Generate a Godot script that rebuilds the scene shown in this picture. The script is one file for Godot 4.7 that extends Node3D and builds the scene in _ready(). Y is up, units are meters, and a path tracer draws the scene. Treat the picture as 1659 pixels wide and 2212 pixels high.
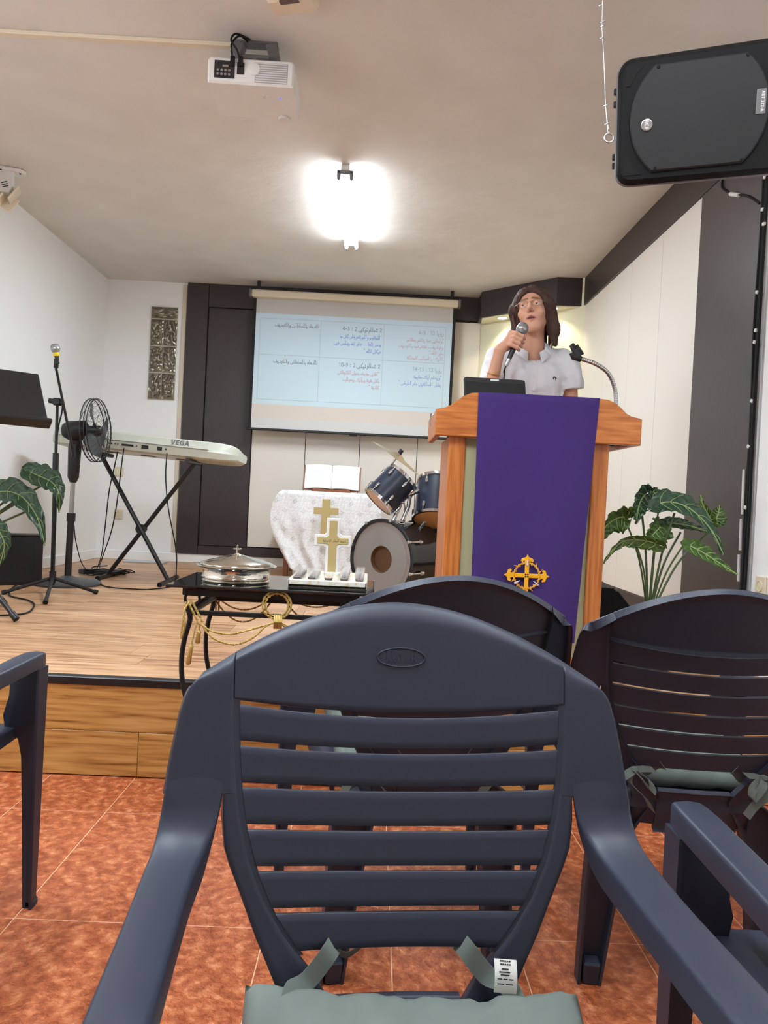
extends Node3D
# A small church hall: rows of plastic chairs in front of a low stage with a lectern, screen, drums and keyboard.
const S := 0.34          # stage height
const CH := 2.92         # ceiling height
const XL := -2.56        # left wall
const XR := 1.652        # right wall
const ZB := -6.9         # back wall
const ZF := -2.56        # stage front
var rng := RandomNumberGenerator.new()
var mats := {}

# ---------- naming and parenting ----------
func thing(called: String, label: String, category: String, at := Vector3.ZERO, turn := 0.0, group := "") -> Node3D:
	var o := Node3D.new()
	o.name = numbered(called)
	add_child(o)
	o.position = at
	o.rotation.y = turn
	return tag(o, label, category, group)

func tag(o: Node3D, label: String, category: String, group := "") -> Node3D:
	o.set_meta("label", label)
	o.set_meta("category", category)
	if group:
		o.set_meta("group", group)
	return o

func numbered(called: String) -> String:
	if not has_node(NodePath(called)):
		return called
	var k := 1
	while has_node(NodePath("%s_%03d" % [called, k])):
		k += 1
	return "%s_%03d" % [called, k]

func free_name(parent: Node, called: String) -> String:
	if not parent.has_node(NodePath(called)):
		return called
	var k := 1
	while parent.has_node(NodePath("%s_%03d" % [called, k])):
		k += 1
	return "%s_%03d" % [called, k]

func obj(called: String, what, m: Material, parent: Node = self, at := Transform3D()) -> MeshInstance3D:
	var o := MeshInstance3D.new()
	o.name = free_name(parent, called)
	if what is SurfaceTool:
		what.generate_normals()
		o.mesh = what.commit()
	else:
		o.mesh = what
	o.material_override = m
	o.transform = at
	parent.add_child(o, true)
	return o

func struct(called: String, what, m: Material, label := "", parent: Node = self) -> MeshInstance3D:
	var o := obj(called, what, m, parent)
	if parent == self:
		o.set_meta("kind", "structure")
		if label:
			o.set_meta("label", label)
	return o

func dup(src: Node3D, label: String, at: Vector3, turn := 0.0) -> Node3D:
	var base: String = src.name
	var r: Node3D = src.duplicate()
	r.name = numbered(base.trim_suffix("_001"))
	add_child(r)
	r.position = at
	r.rotation.y = turn
	if label:
		r.set_meta("label", label)
	return r

# ---------- mesh helpers ----------
func mb(smooth := 0) -> SurfaceTool:
	var st := SurfaceTool.new()
	st.begin(Mesh.PRIMITIVE_TRIANGLES)
	st.set_smooth_group(smooth)
	return st

func tri(st: SurfaceTool, a: Vector3, b: Vector3, c: Vector3) -> void:
	st.add_vertex(a)
	st.add_vertex(c)
	st.add_vertex(b)

func quad(st: SurfaceTool, a: Vector3, b: Vector3, c: Vector3, d: Vector3) -> void:
	tri(st, a, b, c)
	tri(st, a, c, d)

func xf(at: Vector3, rot := Vector3.ZERO) -> Transform3D:
	return Transform3D(Basis.from_euler(rot * (PI / 180.0)), at)

func box(st: SurfaceTool, size: Vector3, t: Transform3D, bev := 0.0) -> SurfaceTool:
	st.set_smooth_group(-1)
	var h := size * 0.5
	var b: float = minf(bev, minf(h.x, minf(h.y, h.z)) * 0.95)
	var ax := [Vector3.RIGHT, Vector3.UP, Vector3.BACK]
	for i in 3:
		for s in [-1.0, 1.0]:
			var n: Vector3 = ax[i] * s
			var u: Vector3 = ax[(i + 1) % 3]
			var v: Vector3 = ax[(i + 2) % 3] * s
			var o: Vector3 = n * h[i]
			var hu: float = h[(i + 1) % 3] - b
			var hv: float = h[(i + 2) % 3] - b
			quad(st, t * (o - u * hu - v * hv), t * (o + u * hu - v * hv), t * (o + u * hu + v * hv), t * (o - u * hu + v * hv))
	if b > 0.0:
		for i in 3:
			var j := (i + 1) % 3
			var k := (i + 2) % 3
			for s in [-1.0, 1.0]:
				for q in [-1.0, 1.0]:
					var p0: Vector3 = ax[i] * s * h[i] + ax[j] * q * (h[j] - b)
					var p1: Vector3 = ax[i] * s * (h[i] - b) + ax[j] * q * h[j]
					var w: Vector3 = ax[k] * (h[k] - b) * s * q
					quad(st, t * (p0 - w), t * (p1 - w), t * (p1 + w), t * (p0 + w))
		for a in [-1.0, 1.0]:
			for c in [-1.0, 1.0]:
				for d in [-1.0, 1.0]:
					var m := Vector3(a, c, d)
					var g := h - Vector3(b, b, b)
					var px := m * Vector3(h.x, g.y, g.z)
					var py := m * Vector3(g.x, h.y, g.z)
					var pz := m * Vector3(g.x, g.y, h.z)
					if a * c * d > 0:
						tri(st, t * px, t * py, t * pz)
					else:
						tri(st, t * px, t * pz, t * py)
	return st

func bx(x0: float, x1: float, y0: float, y1: float, z0: float, z1: float, bev := 0.0, st: SurfaceTool = null) -> SurfaceTool:
	if st == null:
		st = mb()
	return box(st, Vector3(x1 - x0, y1 - y0, z1 - z0), Transform3D(Basis(), Vector3(x0 + x1, y0 + y1, z0 + z1) * 0.5), bev)

func tube(st: SurfaceTool, pts: Array, r, n := 8, caps := true, flat := 1.0) -> SurfaceTool:
	var rings := []
	var up := Vector3.UP
	for i in pts.size():
		var p: Vector3 = pts[i]
		var a: Vector3 = pts[maxi(i - 1, 0)]
		var b: Vector3 = pts[mini(i + 1, pts.size() - 1)]
		var d := (b - a).normalized()
		if i == 0:
			up = Vector3.UP if absf(d.y) < 0.9 else Vector3.RIGHT
		var s := d.cross(up).normalized()
		up = s.cross(d).normalized()
		var rr: float = r[i] if r is Array else r
		var ring := []
		for k in n:
			var w := TAU * k / n
			ring.append(p + s * cos(w) * rr + up * sin(w) * rr * flat)
		rings.append(ring)
	st.set_smooth_group(1)
	for i in rings.size() - 1:
		for k in n:
			var k2 := (k + 1) % n
			quad(st, rings[i][k], rings[i][k2], rings[i + 1][k2], rings[i + 1][k])
	if caps:
		st.set_smooth_group(-1)
		for k in range(1, n - 1):
			tri(st, rings[0][0], rings[0][k + 1], rings[0][k])
			var e: Array = rings[-1]
			tri(st, e[0], e[k], e[k + 1])
	return st

func lathe(st: SurfaceTool, prof: Array, t := Transform3D(), n := 24) -> SurfaceTool:
	var g := 1
	for i in prof.size() - 1:
		if i > 0:
			var d0: Vector2 = (prof[i] - prof[i - 1]).normalized()
			var d1: Vector2 = (prof[i + 1] - prof[i]).normalized()
			if d0.dot(d1) < 0.75:
				g += 1
		st.set_smooth_group(g)
		for k in n:
			var a := TAU * k / n
			var b := TAU * (k + 1) / n
			var p: Vector2 = prof[i]
			var q: Vector2 = prof[i + 1]
			var p0 := t * Vector3(cos(a) * p.x, p.y, sin(a) * p.x)
			var p1 := t * Vector3(cos(b) * p.x, p.y, sin(b) * p.x)
			var q0 := t * Vector3(cos(a) * q.x, q.y, sin(a) * q.x)
			var q1 := t * Vector3(cos(b) * q.x, q.y, sin(b) * q.x)
			if p.x > 0.00001:
				tri(st, p0, q1, p1) if q.x > 0.00001 else tri(st, p0, q0, p1)
			if q.x > 0.00001:
				tri(st, p0, q0, q1)
	return st

# an extruded outline, counter-clockwise seen from +z
func prism(st: SurfaceTool, poly: PackedVector2Array, z0: float, z1: float, t := Transform3D(), bev := 0.0, smooth_side := false) -> SurfaceTool:
	if Geometry2D.is_polygon_clockwise(poly):
		poly = poly.duplicate()
		poly.reverse()
	var n := poly.size()
	var inner := PackedVector2Array()
	for i in n:
		var a := (poly[i] - poly[(i + n - 1) % n]).normalized()
		var b := (poly[(i + 1) % n] - poly[i]).normalized()
		var na := Vector2(-a.y, a.x)
		var nb := Vector2(-b.y, b.x)
		var m := (na + nb).normalized()
		inner.append(poly[i] + m * bev / maxf(0.4, m.dot(na)))
	var idx := Geometry2D.triangulate_polygon(inner)
	st.set_smooth_group(-1)
	for i in range(0, idx.size(), 3):
		var a := inner[idx[i]]
		var b := inner[idx[i + 1]]
		var c := inner[idx[i + 2]]
		if (b - a).cross(c - a) < 0:
			var w := b
			b = c
			c = w
		tri(st, t * Vector3(a.x, a.y, z1), t * Vector3(b.x, b.y, z1), t * Vector3(c.x, c.y, z1))
		tri(st, t * Vector3(a.x, a.y, z0), t * Vector3(c.x, c.y, z0), t * Vector3(b.x, b.y, z0))
	st.set_smooth_group(5 if smooth_side else -1)
	for i in n:
		var j := (i + 1) % n
		var a := poly[i]
		var b := poly[j]
		quad(st, t * Vector3(a.x, a.y, z0 + bev), t * Vector3(b.x, b.y, z0 + bev), t * Vector3(b.x, b.y, z1 - bev), t * Vector3(a.x, a.y, z1 - bev))
		if bev > 0.0:
			var c := inner[i]
			var d := inner[j]
			quad(st, t * Vector3(a.x, a.y, z1 - bev), t * Vector3(b.x, b.y, z1 - bev), t * Vector3(d.x, d.y, z1), t * Vector3(c.x, c.y, z1))
			quad(st, t * Vector3(c.x, c.y, z0), t * Vector3(d.x, d.y, z0), t * Vector3(b.x, b.y, z0 + bev), t * Vector3(a.x, a.y, z0 + bev))
	return st

# a plate of thickness th on the surface f(u, v); du x dv points out of its front; be gives which of u0, u1, v0, v1 have a rounded edge
func plate(st: SurfaceTool, f: Callable, nu: int, nv: int, th: float, be := [1, 1, 1, 1], bev := 0.003, rim := 0.0) -> SurfaceTool:
	var us := []
	var vs := []
	for i in nu + 1:
		us.append(float(i) / nu)
	for i in nv + 1:
		vs.append(float(i) / nv)
	var P := []
	var N := []
	for j in vs.size():
		var row := []
		for i in us.size():
			row.append(f.call(us[i], vs[j]))
		P.append(row)
	for j in vs.size():
		var row := []
		for i in us.size():
			var du: Vector3 = P[j][mini(i + 1, nu)] - P[j][maxi(i - 1, 0)]
			var dv: Vector3 = P[mini(j + 1, nv)][i] - P[maxi(j - 1, 0)][i]
			row.append(du.cross(dv).normalized())
		N.append(row)
	# border ring: drop the outermost points by bev and add a row just inside
	var cols := []
	if be[0]:
		cols.append([0, 1, 0.0, 1])
		cols.append([0, 1, bev, 0])
	else:
		cols.append([0, 1, 0.0, 0])
	for i in range(1, nu):
		cols.append([i, i, 0.0, 0])
	if be[1]:
		cols.append([nu, nu - 1, bev, 0])
		cols.append([nu, nu - 1, 0.0, 1])
	else:
		cols.append([nu, nu - 1, 0.0, 0])
	var rows := []
	if be[2]:
		rows.append([0, 1, 0.0, 1])
		rows.append([0, 1, bev, 0])
	else:
		rows.append([0, 1, 0.0, 0])
	for i in range(1, nv):
		rows.append([i, i, 0.0, 0])
	if be[3]:
		rows.append([nv, nv - 1, bev, 0])
		rows.append([nv, nv - 1, 0.0, 1])
	else:
		rows.append([nv, nv - 1, 0.0, 0])
	var A := []
	var B := []
	for r in rows:
		var ra := []
		var rb := []
		for c in cols:
			var p: Vector3 = P[r[0]][c[0]]
			var n: Vector3 = N[r[0]][c[0]]
			if c[2] > 0.0:
				p += (P[r[0]][c[1]] - P[r[0]][c[0]]).normalized() * c[2]
			if r[2] > 0.0:
				p += (P[r[1]][c[0]] - P[r[0]][c[0]]).normalized() * r[2]
			var edge: bool = c[3] + r[3] > 0
			ra.append(p - n * (bev if edge else 0.0))
			rb.append(p - n * (th + (rim if edge else 0.0)))
		A.append(ra)
		B.append(rb)
	st.set_smooth_group(1)
	var W: int = cols.size() - 1
	var H: int = rows.size() - 1
	for j in H:
		for i in W:
			quad(st, A[j][i], A[j][i + 1], A[j + 1][i + 1], A[j + 1][i])
	st.set_smooth_group(2)
	for j in H:
		for i in W:
			quad(st, B[j][i], B[j + 1][i], B[j + 1][i + 1], B[j][i + 1])
	st.set_smooth_group(3)
	for i in W:
		quad(st, B[0][i], B[0][i + 1], A[0][i + 1], A[0][i])
		quad(st, A[H][i], A[H][i + 1], B[H][i + 1], B[H][i])
	st.set_smooth_group(4)
	for j in H:
		quad(st, A[j][0], A[j + 1][0], B[j + 1][0], B[j][0])
		quad(st, B[j][W], B[j + 1][W], A[j + 1][W], A[j][W])
	return st

func lerp_table(tab: Array, x: float) -> float:
	# tab of Vector2 with falling x
	if x >= tab[0].x:
		return tab[0].y
	for i in tab.size() - 1:
		if x >= tab[i + 1].x:
			return lerpf(tab[i + 1].y, tab[i].y, (x - tab[i + 1].x) / (tab[i].x - tab[i + 1].x))
	return tab[-1].y

func along(pts: Array, u: float):
	var k := clampf(u, 0.0, 1.0) * (pts.size() - 1)
	var i := mini(int(k), pts.size() - 2)
	return pts[i].lerp(pts[i + 1], k - i)

func curve(pts: Array, n: int) -> Array:
	# a smooth line through pts
	var out := []
	for i in pts.size() - 1:
		var a: Vector3 = pts[maxi(i - 1, 0)]
		var b: Vector3 = pts[i]
		var c: Vector3 = pts[i + 1]
		var d: Vector3 = pts[mini(i + 2, pts.size() - 1)]
		for k in n:
			out.append(b.cubic_interpolate(c, a, d, float(k) / n))
	out.append(pts[-1])
	return out

func ribbon(st: SurfaceTool, pts: Array, wide: Array, th := 0.001) -> SurfaceTool:
	# a flat strap along pts, wide[i] is its half width vector
	var f := func(u: float, v: float) -> Vector3:
		var p: Vector3 = along(pts, v)
		var w: Vector3 = along(wide, v)
		return p + w * (u * 2.0 - 1.0)
	return plate(st, f, 2, pts.size() * 2, th, [0, 0, 0, 0])

func words(text: String, size: float, depth: float, m: Material, parent: Node, at: Transform3D, called := "lettering", font := "Droid Sans", weight := 700) -> MeshInstance3D:
	var t := TextMesh.new()
	var fnt := SystemFont.new()
	fnt.font_names = PackedStringArray([font])
	fnt.font_weight = weight
	t.font = fnt
	t.text = text
	t.font_size = 32
	t.pixel_size = size / 32.0
	t.depth = depth
	t.curve_step = 2.0
	return obj(called, t, m, parent, at)

# ---------- materials ----------
func mat(called: String, c: Color, rough := 0.6, metal := 0.0, spec := 0.5) -> StandardMaterial3D:
	if mats.has(called):
		return mats[called]
	var m := StandardMaterial3D.new()
	m.resource_name = called
	m.albedo_color = c
	m.roughness = rough
	m.metallic = metal
	m.metallic_specular = spec
	mats[called] = m
	return m

func c8(r: int, g: int, b: int) -> Color:
	return Color(r / 255.0, g / 255.0, b / 255.0)

func noise(freq: float, sd: int, oct := 4, kind := FastNoiseLite.TYPE_SIMPLEX_SMOOTH, warp := 0.0) -> FastNoiseLite:
	var n := FastNoiseLite.new()
	n.noise_type = kind
	n.seed = sd
	n.frequency = freq
	n.fractal_octaves = oct
	if warp > 0.0:
		n.domain_warp_enabled = true
		n.domain_warp_amplitude = warp
		n.domain_warp_frequency = freq * 1.5
	return n

func ntex(size: int, n: FastNoiseLite, offs = null, cols = null, normal := 0.0) -> NoiseTexture2D:
	var t := NoiseTexture2D.new()
	t.width = size
	t.height = size
	t.seamless = true
	t.noise = n
	if offs != null:
		var g := Gradient.new()
		g.offsets = PackedFloat32Array(offs)
		g.colors = PackedColorArray(cols)
		t.color_ramp = g
	if normal > 0.0:
		t.as_normal_map = true
		t.bump_strength = normal
	return t

func tri_mat(called: String, tex: Texture2D, scale: Vector3, rough: float, bump: Texture2D = null, bump_cm := 0.1, world := true, tint := Color.WHITE) -> StandardMaterial3D:
	var m := mat(called, tint, rough)
	m.albedo_texture = tex
	m.uv1_triplanar = true
	m.uv1_world_triplanar = world
	m.uv1_scale = scale
	if bump:
		m.heightmap_enabled = true
		m.heightmap_texture = bump
		m.heightmap_scale = bump_cm
	return m

# ---------- chairs ----------
const RECL := 0.29
const DISH := 0.035
func back_at(x: float, y: float, lift := 0.0) -> Vector3:
	return Vector3(x, y, -RECL * (y - 0.42) + DISH * pow(minf(absf(x), 0.272) / 0.25, 2.0) + lift)

const SEAM := [Vector2(0.87, 0.21), Vector2(0.809, 0.2044), Vector2(0.7536, 0.2015), Vector2(0.708, 0.198), Vector2(0.664, 0.193), Vector2(0.619, 0.1845), Vector2(0.575, 0.1705), Vector2(0.532, 0.1495), Vector2(0.4905, 0.1185), Vector2(0.442, 0.0705), Vector2(0.40, 0.066)]
const SLITS := [Vector2(0.7536, 0.018), Vector2(0.7082, 0.0135), Vector2(0.6636, 0.0106), Vector2(0.6193, 0.009), Vector2(0.5753, 0.0065), Vector2(0.5319, 0.0045)]
const SHALF := 0.0029

func seam(y: float) -> float:
	return lerp_table(SEAM, y)

func bow(y: float, sag: float, x: float, w: float) -> float:
	return y - sag * (1.0 - pow(x / w, 2.0))

func chair_arm(s: float, st: SurfaceTool) -> void:
	var I := [back_at(.205, .715, -.004), back_at(.207, .662, .0005), Vector3(.211, .631, -.030), Vector3(.2195, .6135, -.006), Vector3(.226, .605, .04), Vector3(.2275, .602, .12), Vector3(.2265, .602, .25), Vector3(.225, .604, .40), Vector3(.225, .601, .452)]
	var O := [back_at(.2640, .715, -.004), back_at(.2700, .666, .0005), Vector3(.2725, .640, -.020), Vector3(.2755, .619, .002), Vector3(.2785, .608, .045), Vector3(.2785, .604, .12), Vector3(.2775, .605, .25), Vector3(.2765, .606, .40), Vector3(.272, .603, .447)]
	I = curve(I, 4)
	O = curve(O, 4)
	var rows := []
	for i in I.size():
		var a: Vector3 = I[i]
		var b: Vector3 = O[i]
		var k: int = mini(i + 1, I.size() - 1)
		var fw: Vector3 = ((I[k] + O[k]) - (I[maxi(i - 1, 0)] + O[maxi(i - 1, 0)])).normalized()
		var ac := (b - a).normalized()
		var n := fw.cross(ac).normalized()
		if n.y < 0 or (absf(n.y) < 0.2 and n.z < 0):
			n = -n
		var dn := -n
		var deep := lerpf(0.004, 0.033, smoothstep(4.0, 15.0, i))
		var r := lerpf(.002, .006, smoothstep(2.0, 12.0, i))
		# skirt goes straight down once the arm is level
		var sk := dn.lerp(Vector3.DOWN, smoothstep(4.0, 14.0, i)).normalized()
		var pts := [a + sk * deep, a + sk * r, a + ac * r * 0.3 + sk * r * 0.3, a + ac * r, a.lerp(b, .5) + n * .002 * smoothstep(5.0, 14.0, i), b - ac * r, b - ac * r * 0.3 + sk * r * 0.3, b + sk * r, b + sk * deep]
		for q in pts.size():
			pts[q].x *= s
		rows.append(pts)
	var w: int = rows[0].size()
	st.set_smooth_group(1)
	for i in rows.size() - 1:
		for q in w:
			var q2 := (q + 1) % w
			st.set_smooth_group(1 if q < w - 1 else 2)
			if s > 0:
				quad(st, rows[i][q], rows[i + 1][q], rows[i + 1][q2], rows[i][q2])
			else:
				quad(st, rows[i][q2], rows[i + 1][q2], rows[i + 1][q], rows[i][q])
	st.set_smooth_group(-1)
	for e in [0, rows.size() - 1]:
		for q in range(1, w - 1):
			if (e == 0) != (s > 0):
				tri(st, rows[e][0], rows[e][q], rows[e][q + 1])
			else:
				tri(st, rows[e][0], rows[e][q + 1], rows[e][q])

func make_chair(label: String, at: Vector3, turn: float) -> Node3D:
	var m: StandardMaterial3D = mats.plastic
	var t := thing("plastic_armchair", label, "chair", at, turn, "navy plastic armchairs")
	# head panel, with a rolled top
	var top := func(u: float, v: float) -> Vector3:
		var yb := 0.7536 + SHALF
		var w0 := seam(yb) - .006
		var x := lerpf(-1.0, 1.0, u)
		var xt := x * .2043
		var ytop := 0.87 - 0.061 * pow(absf(xt) / .2044, 1.9)
		var xb := x * (w0 + .0062)
		var yy := lerpf(bow(yb, .018, xb, w0 + .006), ytop, v)
		var p := back_at(lerpf(xb, xt, v), yy)
		var e := smoothstep(.80, 1.0, v)
		p.z -= e * e * 0.012
		# a sunk oval for the maker's mark
		return p
	obj("head_panel", plate(mb(), top, 28, 16, .007, [0, 0, 1, 1], .002, .008), m, t)
	# wings left and right
	for s in [1.0, -1.0]:
		var inner := []
		var outer := []
		var O := [Vector2(.242, .7855), Vector2(.2505, .7765), Vector2(.2565, .765), Vector2(.261, .745), Vector2(.2644, .719), Vector2(.268, .69), Vector2(.2705, .66)]
		for k in O.size():
			var y := lerpf(.809, .655, float(k) / (O.size() - 1))
			inner.append(Vector2(seam(y) + .0004, y))
			outer.append(O[k])
		var wing := func(u: float, v: float) -> Vector3:
			var a: Vector2 = along(inner, v)
			var b: Vector2 = along(outer, v)
			var q := a.lerp(b, u if s > 0 else 1.0 - u)
			var p := back_at(q.x * s, q.y)
			var e := smoothstep(.14, 0.0, v)
			p.z -= e * e * 0.012
			return p
		# rows run downwards, so turn the order for an outward front
		var wing2 := func(u: float, v: float) -> Vector3:
			return wing.call(u, 1.0 - v)
		obj("back_wing", plate(mb(), wing2, 10, 14, .008, [1, 1, 0, 1], .002, .010), m, t)
		# stem from the wing down to the seat
		var si := []
		var so := []
		for q in [[.655, .207], [.63, .206], [.60, .2015], [.5811, .1945], [.545, .178], [.5069, .1612], [.465, .14], [.43, .122], [.40, .117], [.36, .117]]:
			si.append(Vector2(seam(q[0]) + .0004, q[0]))
			so.append(Vector2(q[1], q[0]))
		var stem := func(u: float, v: float) -> Vector3:
			var a: Vector2 = along(si, 1.0 - v)
			var b: Vector2 = along(so, 1.0 - v)
			var q := a.lerp(b, u if s > 0 else 1.0 - u)
			return back_at(q.x * s, q.y)
		obj("back_stem", plate(mb(), stem, 4, 27, .009, [1, 1, 0, 0], .0018, .006), m, t)
		# thin border strip that carries the slats
		var strip := func(u: float, v: float) -> Vector3:
			var y := lerpf(.486, .757, v)
			var a := seam(y) - .0062
			var b := seam(y) + .003
			return back_at(lerpf(a, b, u if s > 0 else 1.0 - u) * s, y, -.0014)
		obj("slat_border", plate(mb(), strip, 1, 26, .006, [0, 0, 0, 0], .001), m, t)
		var ast := mb()
		chair_arm(s, ast)
		obj("armrest", ast, m, t)
		# front leg: an L of a side flange and a recessed web, widening under the armrest
		var leg := mb()
		var prof := [[.572, .200, .278], [.50, .197, .2775], [.455, .185, .277], [.425, .190, .2765], [.40, .222, .276], [.36, .231, .2755], [.2, .240, .274], [.02, .248, .272], [.0, .249, .272]]
		for k in prof.size() - 1:
			var a: Array = prof[k]
			var b: Array = prof[k + 1]
			var za := lerpf(.40, .424, 1.0 - a[0] / .57)
			var zb := lerpf(.40, .424, 1.0 - b[0] / .57)
			var zf := .449
			for part in 2:
				var x0a: float = a[1] if part == 0 else a[2] - .006
				var x0b: float = b[1] if part == 0 else b[2] - .006
				var x1a: float = a[2] - (.0 if part else .006)
				var x1b: float = b[2] - (.0 if part else .006)
				var r0: float = (zf - .007) if part == 0 else za
				var r1: float = (zf - .007) if part == 0 else zb
				if part == 0:
					r0 -= .012
					r1 -= .012
				var f := zf if part else zf - .008
				var q := [Vector3(x0a, a[0], r0), Vector3(x1a, a[0], r0), Vector3(x1a, a[0], f), Vector3(x0a, a[0], f), Vector3(x0b, b[0], r1), Vector3(x1b, b[0], r1), Vector3(x1b, b[0], f), Vector3(x0b, b[0], f)]
				for z in 8:
					q[z].x *= s
				leg.set_smooth_group(-1)
				for fc in [[0, 1, 5, 4], [1, 2, 6, 5], [2, 3, 7, 6], [3, 0, 4, 7], [3, 2, 1, 0], [4, 5, 6, 7]]:
					if s > 0:
						quad(leg, q[fc[3]], q[fc[2]], q[fc[1]], q[fc[0]])
					else:
						quad(leg, q[fc[0]], q[fc[1]], q[fc[2]], q[fc[3]])
		bx(.252 if s > 0 else -.274, .274 if s > 0 else -.252, 0, .018, .43, .458, .004, leg)
		obj("leg", leg, m, t)
		# rear leg: a channel open to the rear with a foot plate
		var rl := mb()
		var rp := [[.41, .070, .150, .000], [.385, .088, .186, .002], [.34, .112, .199, .006], [.2, .134, .203, .014], [.05, .150, .205, .022], [.0, .156, .205, .025]]
		for k in rp.size() - 1:
			var a: Array = rp[k]
			var b: Array = rp[k + 1]
			for part in 3:
				var x0a: float = [a[1], a[1], a[2] - .006][part]
				var x1a: float = [a[2], a[1] + .006, a[2]][part]
				var x0b: float = [b[1], b[1], b[2] - .006][part]
				var x1b: float = [b[2], b[1] + .006, b[2]][part]
				var front := 0.034
				var deep: float = [.006, .034, .034][part]
				var q := []
				for e in [[x0a, x1a, a], [x0b, x1b, b]]:
					var zz: float = e[2][3] + front
					var yy: float = e[2][0]
					q.append_array([Vector3(e[0], yy, zz - deep), Vector3(e[1], yy, zz - deep), Vector3(e[1], yy, zz), Vector3(e[0], yy, zz)])
				for z in 8:
					q[z].x *= s
				rl.set_smooth_group(-1)
				for fc in [[0, 1, 5, 4], [1, 2, 6, 5], [2, 3, 7, 6], [3, 0, 4, 7], [3, 2, 1, 0], [4, 5, 6, 7]]:
					if s > 0:
						quad(rl, q[fc[3]], q[fc[2]], q[fc[1]], q[fc[0]])
					else:
						quad(rl, q[fc[0]], q[fc[1]], q[fc[2]], q[fc[3]])
		box(rl, Vector3(.036, .05, .03), xf(Vector3(.176 * s, .026, .038), Vector3(-8, 0, 0)), .004)
		obj("leg", rl, m, t)
	# six slats, each between two slits
	for k in 6:
		var yt: float = SLITS[k].x - SHALF
		var yb: float = (SLITS[k + 1].x + SHALF) if k < 5 else .4905
		var gt: float = SLITS[k].y
		var gb: float = SLITS[k + 1].y if k < 5 else .001
		var slat := func(u: float, v: float) -> Vector3:
			var y0 := lerpf(yb, yt, v)
			var w := seam(y0) - .006
			var x := lerpf(-w, w, u)
			return back_at(x, bow(y0, lerpf(gb, gt, v), x, w))
		obj("slat", plate(mb(), slat, 20, 4, .007, [0, 0, 1, 1], .0011), m, t)
	# rail and apron under the opening
	var rail := func(u: float, v: float) -> Vector3:
		return back_at(lerpf(-.072, .072, u), lerpf(.35, .442, v), .001 - .006 * smoothstep(.75, .7, v))
	obj("back_rail", plate(mb(), rail, 8, 8, .012, [0, 0, 1, 1], .003, .005), m, t)
	# seat
	var seat := func(u: float, v: float) -> Vector3:
		var z := lerpf(.452, -.004, v)
		var w := lerpf(.212, .125, smoothstep(.75, 1.0, v))
		var x := lerpf(-w, w, u)
		return Vector3(x, .428 - .014 * (1.0 - pow(u * 2 - 1, 2)) * sin(PI * minf(v * 1.2, 1.0)), z)
	var sst := plate(mb(), seat, 16, 12, .009, [1, 1, 1, 1], .004, .022)
	obj("seat", sst, m, t)
	# maker's mark: an oval ring and raised letters on the head panel
	var c := back_at(0, .803)
	var tilt := Transform3D(Basis(Vector3.RIGHT, -atan(RECL)), c)
	var ring := []
	for k in 33:
		var a := TAU * k / 32.0
		var q := back_at(cos(a) * .0305, .8035 + sin(a) * .0112, .0005)
		ring.append(q)
	obj("logo_rim", tube(mb(), ring, .0011, 5, false), m, t)
	var ov := mb()
	var op := PackedVector2Array()
	for k in 32:
		op.append(Vector2(cos(TAU * k / 32.0) * .030, sin(TAU * k / 32.0) * .0108))
	prism(ov, op, -.0005, .0006, tilt)
	obj("logo_oval", ov, mats.plastic_dark, t)
	words("KeTeR", .0135, .0016, m, t, tilt * Transform3D(Basis(), Vector3(0, -.0003, .0006)), "lettering")
	return t

func cushion_shape(hx: float, hz: float, th: float, sd: int) -> SurfaceTool:
	var st := mb()
	var n := noise(3.0, sd, 3)
	var N := 36
	var f := func(u: float, v: float, side: float) -> Vector3:
		var a := u * 2.0 - 1.0
		var b := v * 2.0 - 1.0
		# pinched sides, pointed corners
		var px := a * (1.0 - .055 * cos(b * PI * .5))
		var pz := b * (1.0 - .055 * cos(a * PI * .5))
		var prof := pow(maxf(0.0, (1.0 - pow(absf(a), 4.0)) * (1.0 - pow(absf(b), 4.0))), .33)
		var h := prof
		# quilted dimples
		for q in [Vector2(-.36, -.36), Vector2(.36, -.36), Vector2(-.36, .36), Vector2(.36, .36)]:
			var d: float = (Vector2(a, b) - q).length()
			h -= .55 * exp(-d * d / .018)
		h -= .16 * exp(-pow(a / .06, 2.0)) * prof + .16 * exp(-pow(b / .06, 2.0)) * prof + .22 * (exp(-pow((a - .42) / .05, 2.0)) + exp(-pow((a + .42) / .05, 2.0))) * smoothstep(.2, 1.0, absf(b)) * prof
		h += (n.get_noise_2d(a * .9 + side * 5.0, b * .9) * .2 + n.get_noise_2d(a * 3.0, b * 1.2 + 7.0) * .12) * prof
		var y := side * maxf(h, 0.0) * th * (1.0 if side > 0 else .72)
		var lift := .016 * pow(absf(a * b), 3.0)
		return Vector3(px * hx, y + lift, pz * hz)
	st.set_smooth_group(1)
	for j in N:
		for i in N:
			var u0 := float(i) / N
			var u1 := float(i + 1) / N
			var v0 := float(j) / N
			var v1 := float(j + 1) / N
			quad(st, f.call(u0, v1, 1.0), f.call(u1, v1, 1.0), f.call(u1, v0, 1.0), f.call(u0, v0, 1.0))
			quad(st, f.call(u0, v0, -1.0), f.call(u1, v0, -1.0), f.call(u1, v1, -1.0), f.call(u0, v1, -1.0))
	return st

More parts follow.
